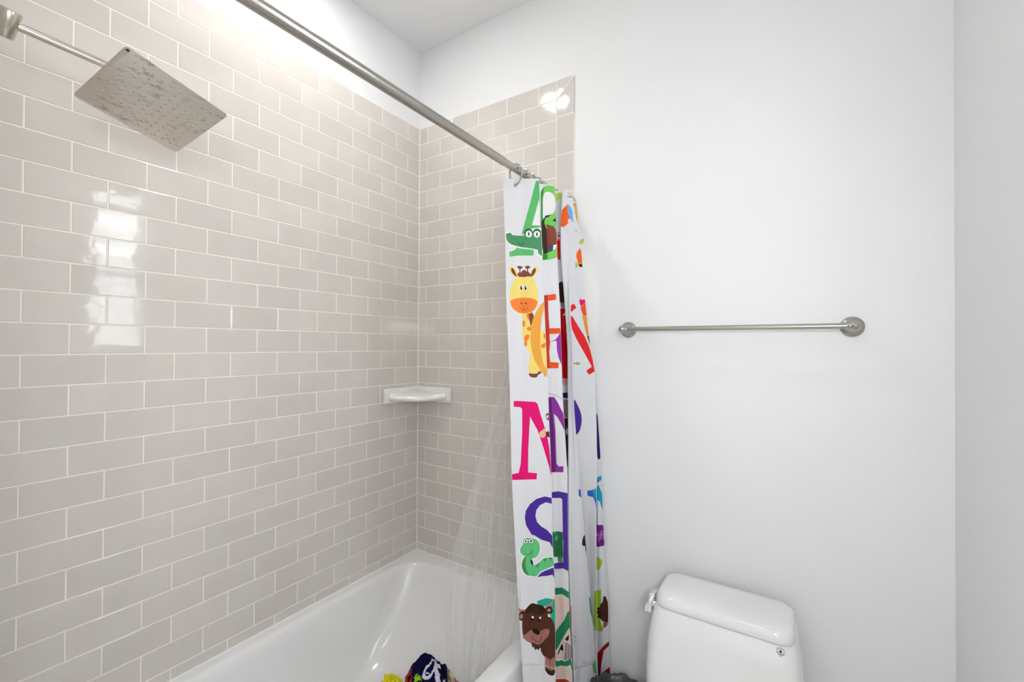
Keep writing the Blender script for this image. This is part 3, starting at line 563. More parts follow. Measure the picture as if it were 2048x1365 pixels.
LINER_CREASES = [[[796,-368,1930],[786,-362,1853],[777,-356,1777],[767,-350,1700],[758,-344,1624],[749,-339,1547],[740,-337,1471],[731,-340,1394],[722,-343,1318],[713,-356,1241],[703,-379,1165],[694,-402,1088],[684,-429,1012],[674,-455,935],[664,-481,859],[653,-506,782],[643,-517,706],[634,-517,629],[625,-508,553],[617,-496,476],[609,-481,400],[601,-465,323],[593,-452,247],[585,-440,170]],[[772,-312,1930],[767,-311,1853],[762,-310,1777],[757,-309,1700],[753,-308,1624],[748,-307,1547],[743,-309,1471],[739,-315,1394],[734,-321,1318],[729,-336,1241],[724,-362,1165],[719,-387,1088],[714,-411,1012],[709,-434,935],[703,-460,859],[698,-487,782],[692,-502,706],[687,-512,629],[682,-511,553],[677,-498,476],[673,-486,400],[668,-477,323],[663,-474,247],[659,-471,170]],[[795,-336,1930],[787,-329,1853],[778,-321,1777],[770,-314,1700],[762,-307,1624],[754,-300,1547],[746,-298,1471],[738,-299,1394],[730,-301,1318],[722,-309,1241],[714,-326,1165],[706,-343,1088],[697,-351,1012],[689,-360,935],[681,-365,859],[673,-365,782],[665,-366,706],[657,-372,629],[649,-378,553],[641,-382,476],[633,-383,400],[625,-384,323],[617,-386,247],[610,-389,170]],[[767,-279,1930],[763,-280,1853],[760,-281,1777],[756,-282,1700],[753,-283,1624],[749,-284,1547],[746,-286,1471],[742,-290,1394],[739,-295,1318],[735,-305,1241],[732,-322,1165],[728,-339,1088],[724,-346,1012],[721,-354,935],[717,-361,859],[713,-367,782],[709,-375,706],[706,-387,629],[702,-399,553],[698,-413,476],[693,-427,400],[689,-441,323],[685,-454,247],[681,-467,170]],[[795,-303,1930],[788,-295,1853],[780,-288,1777],[773,-281,1700],[766,-273,1624],[759,-267,1547],[752,-263,1471],[745,-261,1394],[738,-260,1318],[731,-263,1241],[724,-271,1165],[717,-280,1088],[710,-282,1012],[703,-285,935],[696,-286,859],[690,-285,782],[683,-283,706],[676,-283,629],[669,-285,553],[663,-288,476],[655,-303,400],[647,-320,323],[640,-337,247],[632,-347,170]],[[773,-233,1930],[770,-233,1853],[768,-234,1777],[765,-235,1700],[763,-235,1624],[761,-236,1547],[758,-238,1471],[756,-241,1394],[754,-244,1318],[751,-251,1241],[749,-264,1165],[746,-277,1088],[744,-285,1012],[741,-292,935],[739,-298,859],[737,-302,782],[734,-305,706],[732,-311,629],[729,-318,553],[726,-334,476],[723,-365,400],[720,-396,323],[717,-415,247],[714,-434,170]],[[795,-235,1930],[790,-231,1853],[786,-226,1777],[781,-221,1700],[776,-217,1624],[771,-212,1547],[767,-210,1471],[762,-209,1394],[757,-208,1318],[753,-208,1241],[748,-207,1165],[744,-207,1088],[739,-207,1012],[734,-207,935],[730,-207,859],[725,-212,782],[720,-217,706],[716,-222,629],[711,-224,553],[706,-226,476],[701,-248,400],[695,-281,323],[690,-312,247],[684,-329,170]],[[773,-148,1930],[771,-145,1853],[769,-143,1777],[768,-140,1700],[766,-138,1624],[764,-135,1547],[763,-135,1471],[761,-137,1394],[760,-139,1318],[758,-142,1241],[756,-145,1165],[755,-148,1088],[753,-151,1012],[751,-154,935],[750,-157,859],[748,-161,782],[746,-164,706],[745,-169,629],[743,-179,553],[741,-189,476],[739,-206,400],[737,-227,323],[735,-248,247],[733,-264,170]],[[794,-115,1930],[790,-106,1853],[786,-98,1777],[782,-89,1700],[778,-81,1624],[774,-72,1547],[770,-66,1471],[766,-60,1394],[762,-54,1318],[758,-49,1241],[754,-45,1165],[750,-41,1088],[746,-37,1012],[743,-34,935],[739,-30,859],[735,-26,782],[731,-21,706],[728,-20,629],[724,-20,553],[720,-20,476],[716,-20,400],[713,-20,323],[709,-20,247],[705,-20,170]]]
PRINT_COLOURS = [[92,185,108],[55,150,90],[72,146,98],[45,105,75],[20,18,18],[245,245,245],[242,218,120],[130,66,48],[242,130,52],[236,165,66],[226,0,112],[240,188,155],[95,50,35],[72,40,150],[98,198,128],[70,140,80],[32,170,145],[190,128,115],[82,44,30],[52,28,20],[168,112,102],[205,206,210],[116,202,92],[78,76,98],[40,140,60],[232,82,32],[185,50,28],[150,52,170],[60,35,30],[192,4,18],[228,165,178],[226,34,42],[184,220,92],[245,100,22],[112,180,222],[230,70,160],[178,202,62],[212,170,62],[142,45,152],[98,30,112],[40,24,105],[200,204,212],[35,110,65],[60,170,110],[30,135,85],[230,208,196],[150,132,136],[35,95,195],[32,165,195],[128,36,142],[166,204,52],[78,38,26],[142,92,76],[152,16,26],[232,208,170],[110,38,95]]
PRINT_SHAPES = [
[0,898,47,1000,32,1000,272,1000,415,1000,558,1000,737,1000,916,837,962,643,984,449,1006,504,886,559,766,615,646,671,526,728,407,784,287,841,167],
[5,966,370,988,496,979,669,970,843,738,834,813,679,890,524],
[0,593,922,748,837,899,836,1000,873,1000,987,807,1010,588,1008],
[1,984,639,1000,615,1000,758,1000,901,1000,1045,961,983,972,811],  # darker green band paints shade onto the letter at the fold edge
[0,117,1301,245,1274,299,1241,333,1177,577,1194,764,1270,748,1371,504,1368,293,1372,120,1387],
[5,5,973,1,1002,20,1038,43,1073,63,1107,89,1140,122,1168,165,1189,215,1205,279,1220,361,1233,457,1244,552,1254,653,1262,755,1270,828,1283,850,1305,843,1332,849,1355,888,1388,939,1418,982,1392,1000,1234,1000,1045,1000,902,1000,850,982,870,918,875,816,882,693,901,593,922,544,946,518,973,482,992,414,999,336,997,269,990,229,971,201,945,166,931,109,935,46,951],
[3,757,978,742,1015,707,1045,658,1061,605,1060,558,1043,526,1013,517,975,531,938,566,908,615,892,669,893,716,910,747,940],
[3,981,976,967,1012,932,1040,885,1056,833,1055,788,1039,757,1010,748,973,762,937,796,909,844,893,896,894,941,910,971,940],
[2,32,987,30,1011,35,1043,49,1074,69,1101,97,1127,134,1150,179,1169,234,1184,301,1198,383,1211,478,1223,575,1234,679,1245,785,1255,861,1269,881,1286,871,1307,872,1326,905,1353,948,1379,983,1373,1000,1291,1000,1202,1000,1116,1000,1040,1000,967,1000,916,997,924,959,929,914,939,861,950,800,966,739,980,686,992,633,1003,566,1010,467,1012,354,1010,268,1007,229,1004,217,999,205,992,188,980,172,966,154,957,133,959,111,966,90,973,67,976,45,977],
[5,728,992,718,1018,692,1039,657,1050,619,1049,586,1037,563,1016,557,990,567,964,592,943,627,932,665,932,698,944,721,966],
[5,947,994,937,1020,911,1041,876,1052,838,1052,804,1040,782,1019,775,992,785,966,810,946,846,934,884,935,918,947,940,968],
[4,663,991,661,1006,655,1018,646,1024,638,1024,631,1018,626,1006,625,991,628,976,634,964,642,957,651,957,658,964,663,976],
[4,882,993,879,1008,873,1020,865,1027,856,1027,849,1020,845,1008,844,993,847,978,853,966,861,960,870,960,877,967,881,979],
[4,336,1114,356,1156,405,1183,465,1177,501,1138,488,1133,456,1169,410,1173,368,1150,350,1111],
[3,87,988,84,997,77,1003,66,1007,55,1007,45,1003,38,996,36,987,39,979,46,972,57,968,68,968,78,972,85,979],
[2,76,988,75,993,70,998,64,1000,58,1000,52,998,48,993,47,987,48,982,53,977,59,975,65,975,71,978,75,982],
[3,172,974,169,982,162,988,152,991,140,991,130,987,124,981,121,974,124,966,132,960,142,957,153,957,163,961,170,967],
[2,162,974,160,979,156,982,150,984,143,984,137,982,133,978,132,974,134,970,138,966,144,964,151,964,156,966,160,970],
[3,51,1006,70,1060,85,1097,95,1094,80,1059,62,1004],
[6,113,1600,122,1584,136,1571,154,1564,176,1564,200,1571,225,1583,253,1603,281,1629,302,1657,317,1690,324,1726,317,1748,289,1750,246,1738,207,1723,177,1706,150,1685,130,1664,118,1642,112,1620],
[6,860,1617,851,1598,835,1580,816,1569,794,1569,768,1576,742,1589,714,1608,685,1633,663,1661,650,1694,645,1729,654,1752,684,1754,728,1744,768,1730,799,1713,826,1692,846,1672,858,1653,862,1635],
[7,153,1610,160,1597,174,1588,191,1588,212,1604,236,1629,257,1656,274,1688,288,1721,291,1742,279,1744,257,1734,234,1720,211,1704,188,1684,169,1665,158,1645,153,1626],
[7,800,1613,793,1601,778,1593,761,1594,738,1610,712,1634,690,1661,673,1692,661,1725,659,1747,675,1749,702,1739,727,1725,749,1710,768,1691,784,1671,795,1651,801,1630],
[6,412,2376,398,2548,384,2719,425,2901,488,3020,578,3094,533,3265,509,3445,639,3476,734,3434,827,3428,905,3458,1000,3453,1000,3268,1000,3084,1000,2918,1000,2753,926,2721,823,2656,676,2453,603,2361],
[8,526,2405,542,2398,563,2396,579,2406,587,2436,590,2477,589,2506,580,2515,567,2513,554,2505,542,2494,531,2477,523,2460,519,2440,520,2420],
[8,471,2576,466,2601,455,2621,441,2632,426,2632,413,2620,405,2600,403,2575,408,2550,418,2530,433,2519,448,2519,461,2531,469,2551],
[8,644,2670,637,2686,617,2698,589,2704,558,2704,531,2696,513,2683,507,2667,515,2652,535,2640,563,2633,593,2634,620,2641,639,2654],
[8,436,2811,453,2792,479,2776,504,2767,530,2768,556,2775,571,2787,571,2802,560,2822,547,2840,532,2858,515,2874,497,2884,476,2887,455,2883,440,2874,432,2856,430,2832],
[8,502,2930,497,2952,485,2969,470,2978,454,2978,440,2968,431,2950,428,2928,433,2906,445,2889,460,2879,476,2880,490,2890,499,2908],
[8,1000,2793,998,2831,986,2848,971,2858,954,2857,940,2847,931,2829,928,2807,933,2785,945,2768,961,2758,977,2758,992,2769,1000,2771],
[8,857,2966,874,2953,900,2943,925,2934,949,2926,972,2920,988,2923,995,2943,995,2972,988,2996,973,3008,951,3015,928,3018,906,3020,884,3018,867,3011,857,2998,852,2981],
[7,568,2406,668,2380,708,2454,612,2633,586,2542],
[9,985,2194,948,2211,897,2248,846,2292,796,2341,746,2396,703,2454,671,2512,646,2572,626,2634,607,2698,593,2764,587,2832,589,2905,599,2979,613,3050,631,3115,653,3176,680,3233,714,3287,752,3337,790,3381,828,3421,865,3456,903,3485,947,3512,990,3533,1000,3527,1000,3495,1000,3444,1000,3398,996,3384,952,3366,913,3331,886,3261,864,3174,849,3093,840,3029,838,2972,839,2911,843,2841,850,2768,861,2693,875,2614,894,2532,915,2457,946,2389,980,2327,1000,2256,1000,2214,1000,2184],
[6,499,1745,463,1745,429,1746,392,1749,348,1750,301,1752,258,1766,222,1796,190,1837,162,1883,138,1935,119,1992,106,2046,100,2091,101,2131,107,2172,120,2217,139,2262,166,2300,199,2329,239,2352,287,2371,344,2385,407,2394,469,2399,525,2399,578,2394,628,2383,674,2367,715,2346,751,2318,780,2284,802,2244,819,2201,830,2154,837,2105,837,2055,830,2006,816,1956,799,1909,778,1861,753,1815,725,1780,692,1762,656,1756,619,1752,579,1747,538,1745],
[8,105,2172,179,2141,298,2121,456,2114,641,2125,746,2154,824,2192,789,2264,724,2336,628,2380,469,2399,312,2378,199,2319,136,2254],
[7,314,1560,327,1555,349,1552,373,1552,403,1555,437,1560,458,1567,461,1576,453,1586,441,1595,427,1599,409,1603,398,1612,397,1633,402,1658,403,1676,393,1683,379,1683,368,1676,368,1659,372,1635,371,1616,359,1606,342,1600,329,1593,319,1582,313,1570],
[7,520,1568,537,1561,562,1556,588,1554,612,1557,636,1562,652,1569,653,1578,645,1588,634,1597,620,1602,602,1605,590,1614,591,1635,597,1660,598,1678,587,1685,572,1685,561,1678,560,1661,563,1637,563,1618,555,1608,542,1602,532,1596,524,1586,517,1576],
[7,308,1706,313,1693,325,1680,342,1670,362,1668,387,1669,409,1667,425,1656,440,1642,456,1631,476,1626,497,1625,517,1628,533,1637,546,1649,561,1660,581,1664,603,1667,622,1673,641,1686,657,1701,666,1716,664,1728,653,1739,638,1746,617,1747,591,1744,566,1742,543,1744,521,1747,499,1748,477,1748,455,1746,432,1744,405,1745,377,1746,352,1743,332,1733,316,1720],
[5,461,1934,456,1955,443,1972,424,1981,404,1981,386,1971,375,1954,371,1933,376,1912,390,1895,408,1885,428,1886,446,1895,458,1913],
[5,570,1939,565,1959,552,1974,535,1983,516,1983,499,1974,488,1958,485,1938,490,1918,502,1902,520,1894,539,1894,556,1903,567,1919],
[4,432,1935,429,1953,421,1966,410,1974,398,1974,388,1966,381,1952,379,1935,382,1917,390,1904,401,1896,413,1896,423,1904,430,1918],
[4,543,1940,540,1956,532,1969,521,1976,509,1975,499,1968,492,1955,490,1940,493,1924,501,1911,512,1904,524,1905,535,1912,541,1925],
[5,430,1919,429,1924,426,1929,421,1931,416,1931,412,1929,410,1924,409,1919,410,1913,413,1909,417,1906,422,1906,426,1909,429,1913],
[5,539,1924,537,1929,534,1934,530,1936,525,1936,521,1934,518,1929,517,1924,519,1918,522,1914,526,1911,531,1911,535,1914,538,1918],
[7,433,2213,430,2220,422,2226,410,2229,397,2229,386,2226,378,2220,376,2213,379,2206,387,2200,399,2197,412,2197,423,2201,431,2206],
[7,539,2219,536,2226,527,2231,515,2234,503,2234,491,2231,483,2225,481,2218,484,2211,492,2205,504,2202,517,2202,528,2206,536,2211],
[7,345,2271,365,2313,412,2336,451,2341,501,2336,541,2317,565,2275,555,2272,533,2313,497,2329,451,2333,417,2330,373,2308,355,2269],
[7,448,2250,446,2337,457,2337,458,2250],
[7,514,3454,508,3467,516,3486,532,3503,557,3516,589,3526,622,3532,655,3533,688,3530,715,3524,730,3513,737,3498,749,3485,772,3478,799,3472,820,3464,830,3452,833,3438,827,3428,807,3425,778,3427,753,3431,741,3440,734,3452,719,3461,689,3464,651,3464,613,3463,575,3458,538,3453],
[7,899,3467,928,3522,901,3527],
[10,108,3919,286,3932,465,3945,646,3959,704,3996,770,4175,863,4407,920,4576,948,4702,975,4828,1000,5055,1000,5304,945,5125,879,4950,814,4775,748,4617,681,4458,592,4332,503,4207,485,4347,467,4487,452,4639,437,4790,430,4920,422,5049,414,5178,630,5207,616,5313,409,5300,205,5287,3,5274,8,5177,184,5165,243,5019,257,4884,271,4748,284,4613,298,4477,303,4342,309,4206,314,4071,271,4038,96,4016],
[11,889,4541,879,4569,853,4590,818,4601,780,4598,746,4584,723,4559,716,4530,726,4502,751,4481,786,4470,825,4473,859,4487,882,4512],
[11,886,4474,882,4487,870,4496,855,4501,837,4500,822,4493,812,4483,809,4470,813,4458,824,4448,840,4444,858,4445,873,4451,883,4462],
[12,897,4508,948,4495,1000,4507,1000,4613,943,4598,899,4583],
[12,910,4202,918,4189,932,4180,951,4175,976,4172,1000,4176,1000,4190,1000,4229,1000,4282,1000,4316,993,4313,958,4297,930,4276,916,4253,910,4225],
[5,975,4235,972,4247,964,4257,954,4262,944,4262,934,4255,928,4245,926,4232,930,4220,937,4210,947,4205,958,4206,967,4212,973,4222],
[13,1000,5669,805,5626,595,5647,429,5723,326,5834,290,5952,320,6096,445,6250,511,6261,701,6368,903,6432,1000,6550,1000,6328,843,6209,694,6133,592,6042,552,5937,581,5838,679,5767,831,5730,1000,5773],
[13,1000,6926,998,6856,938,6864,874,6874,809,6884,738,6896,665,6909,570,6921,473,6934,428,6949,471,6968,566,6988,658,7003,730,7010,799,7012,865,7010,934,7009,1000,7071,1000,7055,1000,7014,1000,6963],
[5,182,6391,151,6416,120,6437,100,6459,94,6488,98,6519,108,6546,126,6567,149,6584,166,6601,171,6618,169,6636,162,6658,146,6685,126,6715,115,6749,116,6787,126,6829,146,6868,176,6905,216,6940,267,6967,336,6981,416,6987,489,6985,541,6974,586,6955,648,6936,749,6919,868,6902,963,6884,1000,6933,1000,6920,1000,6898,1000,6860,1000,6814,1000,6777,1000,6757,985,6688,932,6681,872,6675,805,6672,740,6674,675,6684,612,6699,561,6712,529,6723,510,6732,496,6734,481,6727,472,6713,481,6694,523,6669,584,6638,633,6604,661,6566,676,6525,679,6482,668,6436,644,6388,615,6349,584,6323,549,6306,509,6296,460,6293,406,6296,359,6298,325,6289,297,6278,269,6281,240,6310,211,6353],
[40,396,6669,385,6685,375,6714,371,6739,375,6754,385,6765,397,6773,412,6779,429,6782,440,6778,445,6763,444,6740,439,6718,427,6696,411,6676],
[14,280,6609,247,6615,225,6629,205,6648,184,6672,166,6701,156,6734,153,6772,159,6813,175,6852,206,6891,248,6928,297,6955,357,6967,425,6970,485,6965,527,6953,561,6935,605,6917,670,6905,744,6894,814,6883,878,6874,937,6865,980,6851,1000,6889,1000,6860,1000,6832,999,6747,978,6723,945,6706,894,6696,831,6693,768,6696,707,6709,646,6728,588,6744,531,6758,477,6769,435,6774,411,6768,398,6757,391,6742,385,6724,384,6703,389,6683,414,6668,445,6654,450,6642,407,6628,338,6615],
[15,279,6619,258,6622,224,6645,195,6671,175,6695,160,6722,154,6753,160,6792,174,6835,197,6874,233,6907,278,6937,311,6957,326,6964,330,6962,326,6951,313,6929,293,6898,275,6864,262,6827,251,6786,247,6745,257,6697,275,6648],
[14,210,6394,182,6418,155,6440,137,6463,130,6488,132,6513,143,6537,160,6557,186,6576,218,6591,258,6603,304,6612,351,6621,396,6633,441,6644,485,6646,527,6634,567,6613,600,6586,622,6554,637,6515,642,6478,635,6442,620,6407,599,6377,573,6352,543,6332,507,6319,463,6316,415,6320,372,6322,340,6314,313,6304,287,6306,261,6328,235,6362],
[15,492,6788,554,6822,623,6744],
[15,703,6703,748,6766,821,6698],
[15,874,6702,911,6765,957,6711],
[15,363,6364,355,6384,333,6398,303,6404,270,6401,241,6389,222,6370,216,6348,225,6328,246,6314,277,6308,309,6311,338,6323,357,6342],
[15,489,6367,481,6387,460,6402,431,6408,399,6405,371,6393,353,6374,347,6352,355,6332,376,6318,405,6311,437,6315,465,6327,484,6346],
[5,346,6364,339,6380,323,6392,299,6397,274,6394,252,6384,237,6369,233,6352,240,6336,256,6324,280,6319,305,6322,327,6332,342,6347],
[5,472,6367,466,6383,450,6395,427,6400,403,6398,382,6388,368,6373,364,6356,370,6340,386,6328,408,6323,433,6326,454,6335,468,6350],
[4,306,6362,304,6371,299,6379,291,6383,284,6382,277,6377,273,6368,272,6358,275,6348,280,6341,287,6337,295,6338,301,6343,305,6352],
[4,438,6366,435,6376,430,6383,423,6387,415,6386,409,6381,405,6372,404,6362,406,6352,411,6345,418,6341,426,6342,433,6347,437,6356],
[4,237,6573,308,6611,385,6593,433,6554,439,6515,428,6513,423,6550,378,6586,309,6603,243,6567],
[16,499,7393,752,7389,1000,7451,1000,7590,1000,7729,1000,7867,1000,8004,923,7804,832,7681,776,7541,627,7504,504,7461],
[17,0,7460,7,7465,41,7485,79,7503,126,7509,176,7511,203,7518,191,7534,154,7554,117,7567,81,7571,44,7567,15,7555,0,7524,0,7485],
[17,981,7405,985,7420,983,7449,967,7478,933,7506,885,7534,837,7552,786,7553,734,7545,701,7536,693,7531,703,7525,723,7519,755,7513,798,7507,839,7499,872,7489,904,7478,931,7464,953,7441,971,7416],
[18,770,7711,808,7696,851,7723,892,7763,928,7808,962,7866,991,7923,1000,8062,1000,8106,1000,8176,1000,8304,1000,8458,1000,8568,986,8482,904,8465,830,8444,774,8434,726,8419,684,8399,647,8369,615,8332,591,8297,569,8266,553,8236,557,8199,593,8158,649,8110,697,8043,725,7931,745,7800],
[18,299,8117,646,8123,602,8194,516,8195,498,8231,451,8208,401,8245,379,8197,334,8201],
[20,691,8371,765,8424,846,8446,913,8418,986,8405,981,8636,676,8600],
[18,823,8447,818,8618,831,8619,837,8448],
[19,677,8589,689,8582,715,8585,743,8590,767,8599,793,8610,818,8618,842,8622,866,8624,891,8624,925,8621,961,8618,981,8624,979,8647,962,8680,939,8704,913,8712,880,8711,846,8706,807,8698,767,8685,733,8668,706,8642,684,8611],
[19,0,7575,6,7555,31,7543,61,7537,104,7537,153,7544,182,7562,177,7602,153,7653,120,7690,78,7701,29,7697,0,7682,0,7651,0,7609],
[17,26,7595,51,7585,86,7581,109,7586,113,7608,106,7639,93,7661,72,7666,45,7662,26,7653,18,7635,17,7612],
[19,721,7563,757,7548,812,7541,858,7545,887,7564,907,7593,917,7618,917,7638,907,7654,885,7664,846,7669,796,7668,757,7657,731,7629,716,7592],
[17,762,7589,780,7581,810,7577,836,7578,854,7590,869,7607,871,7621,853,7628,823,7633,797,7631,779,7620,764,7603],
[18,466,7448,416,7449,364,7456,316,7466,275,7478,237,7492,204,7510,175,7535,150,7564,129,7598,110,7636,95,7680,84,7728,78,7784,76,7846,80,7901,87,7947,99,7986,121,8022,156,8053,202,8080,253,8103,311,8121,375,8135,439,8142,505,8142,571,8134,630,8121,681,8102,725,8078,760,8049,785,8018,802,7982,814,7942,820,7895,822,7843,817,7792,807,7744,791,7698,772,7655,751,7616,727,7582,700,7551,669,7525,635,7504,598,7485,557,7469,512,7456],
[19,175,7574,182,7552,208,7522,240,7496,276,7476,319,7460,362,7449,406,7444,450,7445,495,7450,541,7461,588,7477,627,7495,657,7512,681,7531,700,7551,719,7575,735,7602,737,7622,716,7635,682,7642,650,7644,630,7638,612,7626,591,7618,562,7623,530,7631,499,7634,474,7624,450,7609,426,7599,401,7603,375,7612,350,7617,327,7610,304,7597,278,7587,239,7584,198,7583],
[20,79,7975,108,7959,155,7944,205,7931,253,7917,304,7905,361,7898,428,7898,502,7903,577,7910,662,7913,749,7917,808,7930,823,7959,811,7997,786,8033,751,8064,702,8092,647,8113,582,8127,510,8134,440,8135,374,8128,311,8114,254,8097,202,8075,156,8049,120,8025,93,8007,77,7990],
[4,545,7931,534,7950,505,7964,463,7969,418,7964,378,7950,351,7931,342,7909,353,7890,382,7876,423,7871,468,7876,508,7890,536,7909],
[19,309,8006,351,8061,442,8091,527,8083,579,8049,597,8006,579,8001,562,8042,517,8073,444,8080,363,8054,325,8002],
[4,394,7722,389,7738,376,7750,359,7755,340,7753,324,7744,313,7729,310,7712,315,7696,328,7684,345,7679,364,7681,380,7690,391,7705],
[4,580,7718,575,7734,562,7746,545,7751,526,7749,509,7740,498,7725,495,7709,500,7693,512,7681,530,7675,549,7678,565,7687,576,7701],
[5,405,7692,401,7701,393,7707,380,7710,367,7709,355,7703,347,7695,345,7685,349,7677,358,7670,370,7668,383,7669,395,7675,403,7683],
[5,596,7692,593,7700,584,7707,572,7709,558,7708,546,7702,538,7694,536,7685,539,7676,548,7670,560,7667,574,7669,586,7674,594,7682],
[5,789,7685,838,7697,831,7728,788,7717],
[21,0,8469,485,8481,1000,8617,1000,8607,484,8471,0,8459],
[21,67,6974,0,8464,0,8464,76,6975],
[24,2335,144,2501,33,2485,197,2414,257,2399,403,2429,650,2328,738,2278,695,2292,558,2307,420,2321,282],  # dark green puts the shadow of the fold recess into the print
[22,2489,44,2691,13,2987,18,3000,98,3000,233,3000,368,3000,506,3000,644,3000,782,3000,920,3000,1058,3000,1195,3000,1331,2557,1376,2298,1372,2313,1233,2339,1102,2365,971,2391,840,2372,665,2386,529,2400,393,2414,257],
[5,2396,432,2400,370,2407,309,2421,257,2443,216,2473,184,2514,159,2568,143,2634,133,2699,131,2762,134,2826,145,2881,161,2925,181,2961,207,2986,239,3000,261,3000,309,3000,355,2983,418,2953,461,2915,495,2868,518,2813,534,2753,546,2686,554,2613,559,2547,568,2487,593,2432,621,2395,621,2383,576,2388,503],
[28,2278,695,2432,621,2510,569,2809,546,2637,589,2487,620,2435,694,2474,752,2558,839,2550,976,2543,1112,2534,1248,2347,1263,2297,1124,2247,986,2263,840],
[7,2513,730,2698,736,2865,764,3000,851,3000,1099,2531,1107,2538,944,2545,781],
[23,2532,1104,2814,1109,2784,1212,2534,1248],
[5,2814,1113,3000,1102,3000,1122,2903,1178,2788,1209],
[28,2818,654,3000,602,3000,682],
[24,2218,1261,2515,1253,2515,1356,2298,1376,2206,1375],
[25,2271,2019,2829,2007,2830,2113,2457,2122,2451,2257,2448,2391,2473,2628,2968,2649,3000,2746,2464,2735,2488,2884,2425,3070,2446,3252,2845,3280,2818,3385,2477,3367,2139,3350,2153,3216,2166,3083,2179,2949,2192,2816,2206,2683,2218,2550,2231,2417,2244,2284,2257,2152],
[26,2271,2019,2441,2019,2443,2167,2445,2316,2452,2504,2458,2693,2419,2880,2378,3067,2369,3214,2360,3361,2139,3350,2153,3216,2166,3083,2179,2949,2192,2816,2206,2683,2218,2550,2231,2417,2244,2284,2257,2152],
[27,2432,2885,2491,2878,2602,2867,2703,2852,2771,2830,2829,2805,2873,2784,2895,2770,2903,2761,2922,2755,2971,2734,3000,2717,3000,2762,3000,2934,3000,3169,3000,3338,3000,3380,3000,3357,2978,3315,2940,3288,2901,3250,2866,3205,2833,3151,2804,3089,2783,3030,2779,2972,2782,2917,2771,2878,2736,2866,2686,2871,2630,2877,2551,2880,2465,2885],
[41,2237,3821,2671,3887,3000,3988,3000,3964,2693,3863,2255,3797],
[38,2238,3891,2579,3904,2722,4003,2970,4234,3000,4378,3000,4513,3000,4649,2975,4541,2833,4413,2688,4285,2533,4211,2547,4354,2561,4497,2558,4629,2555,4760,2552,4892,2548,5025,2545,5157,2615,5209,2821,5212,2805,5326,2450,5312,2097,5297,2109,5156,2122,5014,2136,4873,2150,4732,2165,4591,2180,4451,2195,4310,2209,4170,2224,4031],
[39,2238,3891,2457,3907,2455,4068,2454,4229,2481,4361,2507,4494,2505,4626,2502,4758,2500,4890,2499,5022,2499,5154,2471,5307,2097,5297,2109,5156,2122,5014,2136,4873,2150,4732,2165,4591,2180,4451,2195,4310,2209,4170,2224,4031],
[13,2077,5673,2589,5672,3000,5721,3000,5852,3000,5983,3000,6114,3000,6245,3000,6376,3000,6506,3000,6637,2754,6555,2753,6408,2751,6260,2749,6113,2745,5966,2741,5818,2664,5789,2073,5771],
[13,2775,6362,3000,6442,3000,6580,3000,6718,3000,6856,3000,6994,3000,7132,2738,7077,2210,7109,2221,6992,2535,6998,2745,6965,2754,6813,2763,6662,2771,6512],
[42,2268,6403,2748,6412,2752,6563,2751,6715,2751,6866,2231,6878,2245,6719,2259,6560],
[43,2567,6536,2555,6557,2526,6574,2484,6584,2439,6583,2399,6573,2372,6555,2363,6533,2374,6512,2403,6495,2444,6486,2489,6487,2530,6497,2557,6515],
[43,2535,6429,2526,6439,2500,6448,2463,6452,2423,6451,2386,6446,2361,6437,2353,6426,2362,6415,2388,6407,2425,6403,2465,6404,2501,6409,2526,6418],
[1,2502,6876,2736,6862,2719,6969,2535,6992],
[5,2283,6886,2491,6880,2524,6996,2325,7003],
[44,2232,7469,2662,7437,3000,7511,3000,7633,2652,7561,2220,7597],
[45,2220,7601,2652,7564,3000,7635,3000,7772,3000,7911,3000,8050,3000,8191,3000,8331,2987,8334,2972,8470,2957,8605,2942,8740,2559,8775,2174,8809,2178,8675,2182,8541,2187,8407,2191,8273,2196,8139,2200,8005,2205,7871,2210,7737],
[44,2187,8381,2396,8223,2718,8016,2886,7881,3000,7863,3000,8045,3000,8229,2931,8169,2638,8354,2377,8578,2178,8673,2183,8527],
[4,2510,8570,2546,8537,2578,8509,2602,8501,2617,8532,2624,8583,2618,8621,2593,8628,2556,8621,2521,8621,2493,8639,2468,8664,2445,8682,2416,8689,2388,8689,2382,8677,2411,8648,2462,8606],
[4,2701,8375,2912,8295,2881,8401,2805,8422],
[46,2721,8432,3000,8506,3000,8699,2990,8737,2644,8782,2682,8607],
[41,2818,8415,2767,8762,2791,8760,2843,8414],
[41,2922,8388,2885,8744,2904,8743,2942,8387],
[44,2175,8798,2237,8797,2325,8811,2413,8821,2487,8820,2561,8814,2652,8802,2784,8775,2933,8742,3000,8881,3000,8901,3000,8941,3000,8980,2911,8859,2747,8893,2598,8917,2479,8925,2374,8923,2290,8920,2231,8922,2194,8924,2171,8913,2154,8878,2151,8830],
[45,2169,8949,2472,8915,2772,8883,3000,9006,3000,9247,2759,9108,2461,9136,2162,9164],
[26,2162,9164,2398,9157,2538,9168,2704,9111,3000,9219,3000,9410,2750,9255,2454,9277,2158,9300],
[32,4221,83,4880,0,4895,109,4628,145,4391,213,4216,167],
[31,4722,873,4701,907,4647,935,4570,952,4486,954,4413,941,4365,915,4350,883,4372,849,4426,821,4501,804,4583,801,4656,814,4706,840],
[5,4679,874,4662,900,4621,921,4562,934,4498,936,4441,926,4404,906,4393,881,4409,856,4451,834,4509,821,4572,820,4628,829,4666,849],
[4,4622,869,4614,882,4595,892,4569,898,4540,898,4515,894,4498,885,4493,873,4500,860,4519,850,4545,844,4574,843,4599,848,4616,857],
[31,4348,964,4673,952,4670,1140,4636,1327,4413,1329,4325,1156],
[28,4250,1783,4630,1739,4801,1782,4972,1825,4800,1960,4718,2143,4540,2150,4158,2125,4202,1954],
[46,4367,2148,4727,2143,4678,2238,4466,2252],
